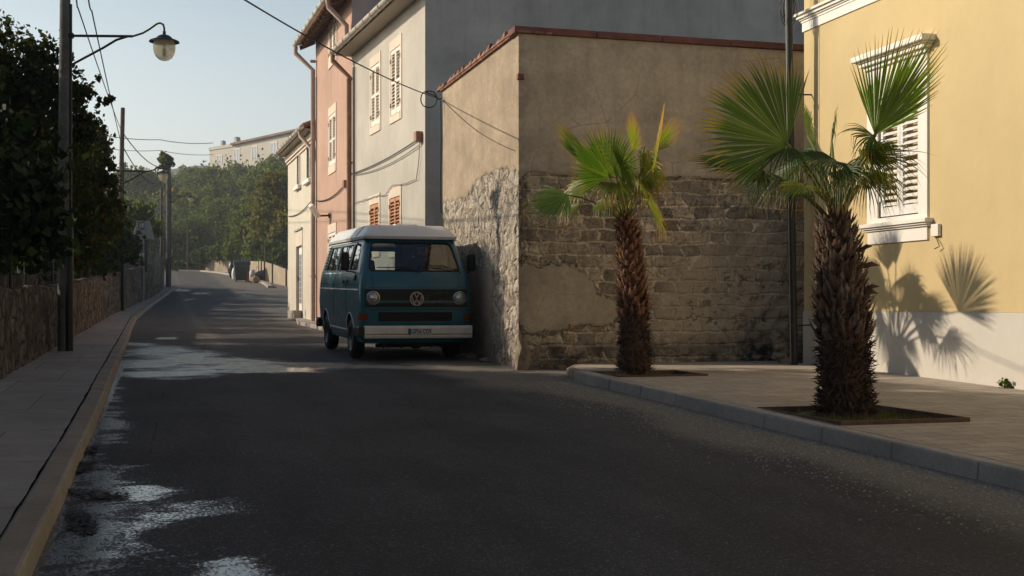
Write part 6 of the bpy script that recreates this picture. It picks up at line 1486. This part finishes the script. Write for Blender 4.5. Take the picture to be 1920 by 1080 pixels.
# ------------------------------------------------------------------ small growth, litter, gravel
def tufts(name, spots, n, h, mat, seed, label=None, cat=None, kind=None):
    rr = random.Random(seed); V = []; Fq = []; rn = []
    for (x, y, z, r) in spots:
        for i in range(n):
            a, q = rr.uniform(0, 6.28), r * math.sqrt(rr.random()); p = Vector((x + q * math.cos(a), y + q * math.sin(a), z)); L = h * rr.uniform(.4, 1.2); d = Vector((rr.uniform(-.6, .6), rr.uniform(-.6, .6), 1)).normalized(); s = Vector((math.cos(a), math.sin(a), 0)) * .0035
            b = len(V); m = p + d * L * .6; e = m + (d + Vector((rr.uniform(-.6, .6), rr.uniform(-.6, .6), -.4))).normalized() * L * .4; V += [tuple(p - s), tuple(p + s), tuple(m + s * .8), tuple(m - s * .8), tuple(e + s * .2), tuple(e - s * .2)]; Fq += [(b, b + 1, b + 2, b + 3), (b + 3, b + 2, b + 4, b + 5)]; rn += [rr.random()] * 6
    return tag(np_mesh(name, V, Fq, MAT[mat], attrs={'rnd': rn}), label, cat, kind=kind)
x0, x1, y0, y1 = PITS[0]; sp = [(rng.uniform(x0 + .06, x1 - .06), rng.uniform(y0 + .06, y1 - .06), pz(y0) - .05, .07) for _ in range(110)]
tufts('grass', sp, 26, .08, 'grass', 3, 'sparse dry grass in the soil round the nearer large palm', 'grass', 'stuff')
x0, x1, y0, y1 = PITS[1]; sp = [(rng.uniform(x0 + .06, x1 - .06), rng.uniform(y0 + .06, y1 - .06), pz(y0) - .05, .06) for _ in range(14)]
tufts('grass', sp, 14, .05, 'grass', 4, 'a few dry blades in the soil round the farther small palm', 'grass', 'stuff')
wl_ = [((1893, 722), .08, 'low weed clump at the foot of the yellow house, right picture edge'), ((1745, 706), .03, 'tiny weed in the joint below the palm shadow on the dado'), ((1665, 698), .025, 'tiny weed at the dado foot just right of the nearer palm')]
for (px, py), r, lab in wl_[:1]:
    y = FY.inv(px, 700)[0]; yy = 16.42 - y; V, Fq, rnd = leaves([((9.2 - r * .4, yy, pz(yy) + r * .35), r)], int(2200 * r) + 60, .035, int(px)); tag(np_mesh('weed', V, Fq, MAT['leaf_mid'], attrs={'rnd': rnd}), lab, 'weed')
g2 = random.Random(17); V = []; Fq = []
def chip(x, y, z, r):
    b = len(V); a = g2.uniform(0, 6.28); pts = []
    for k in range(4): an = a + k * 1.57 + g2.uniform(-.3, .3); pts.append((x + r * math.cos(an) * g2.uniform(.6, 1), y + r * math.sin(an) * g2.uniform(.6, 1), z))
    V.extend(pts + [(x, y, z + r * g2.uniform(.4, .8))]); Fq.extend([(b, b + 1, b + 4, b + 4), (b + 1, b + 2, b + 4, b + 4), (b + 2, b + 3, b + 4, b + 4), (b + 3, b, b + 4, b + 4)])
for _ in range(9000):
    y = 5.5 + 9.8 * g2.random()**1.3; x = 5.2 - abs(g2.gauss(0, .45)); chip(x, y, gz(y), g2.uniform(.005, .015))
for _ in range(700): y = g2.uniform(14.8, 17.4); chip(g2.uniform(4.3, 5.6), y, gz(y), g2.uniform(.006, .018))
for _ in range(500): y = g2.uniform(5.5, 16); chip(g2.uniform(.5, 4.8), y, gz(y), g2.uniform(.003, .007))
me_tri = [(f[0], f[1], f[2]) for f in Fq]
tag(np_mesh('gravel', V, me_tri, MAT['gravel']), 'loose pale grit gathered along the right kerb', 'gravel', kind='stuff')
def litter(pxs_, n, label, seed):
    g3 = random.Random(seed); c = gpoly(pxs_); xs2 = [p[0] for p in c]; ys2 = [p[1] for p in c]; V = []; Fq = []
    for _ in range(n):
        x, y = g3.uniform(min(xs2), max(xs2)), g3.uniform(min(ys2), max(ys2))
        if poly_dist((x, y), c) < 0 and g3.random() < .85: continue
        r = g3.uniform(.010, .027); a = g3.uniform(0, 6.28); z = gz(y) + g3.uniform(.004, .012); b = len(V)
        for k in range(4): an = a + k * 1.57; rr_ = r * (1 if k % 2 else .5); V.append((x + rr_ * math.cos(an), y + rr_ * math.sin(an), z + g3.uniform(0, .008)))
        Fq.append((b, b + 1, b + 2, b + 3))
    tag(np_mesh('leaf_litter', V, Fq, MAT['litter']), label, 'leaf litter', kind='stuff')
litter([(125, 968), (160, 962), (188, 992), (165, 1006), (122, 996)], 420, 'largest dark leaf clump in the gutter nearest the camera', 1)
litter([(128, 918), (240, 928), (240, 936), (170, 940), (128, 928)], 420, 'long thin dark leaf line in the gutter beside the bright puddle', 2)
litter([(150, 868), (178, 870), (172, 884), (140, 890)], 200, 'small dark leaf clump below the farthest one in the gutter', 3)
litter([(158, 838), (184, 840), (180, 852), (152, 856)], 220, 'dark leaf clump farthest up the gutter', 4)
#HAZE
hm = bpy.data.materials.new('haze_air'); hm.use_nodes = True; ht = hm.node_tree; ht.nodes.clear()
ho = ht.nodes.new('ShaderNodeOutputMaterial'); pv = ht.nodes.new('ShaderNodeVolumePrincipled'); pv.inputs['Color'].default_value = (.93, .95, .98, 1); pv.inputs['Density'].default_value = .0009; pv.inputs['Anisotropy'].default_value = .35
ht.links.new(pv.outputs[0], ho.inputs['Volume'])
mb = MB(); mb.box2((-1600, -320, -4), (1600, 3100, 82)); tag(mb.build('haze', hm), 'thin pale evening haze over the whole street and hillside', 'haze', kind='stuff')
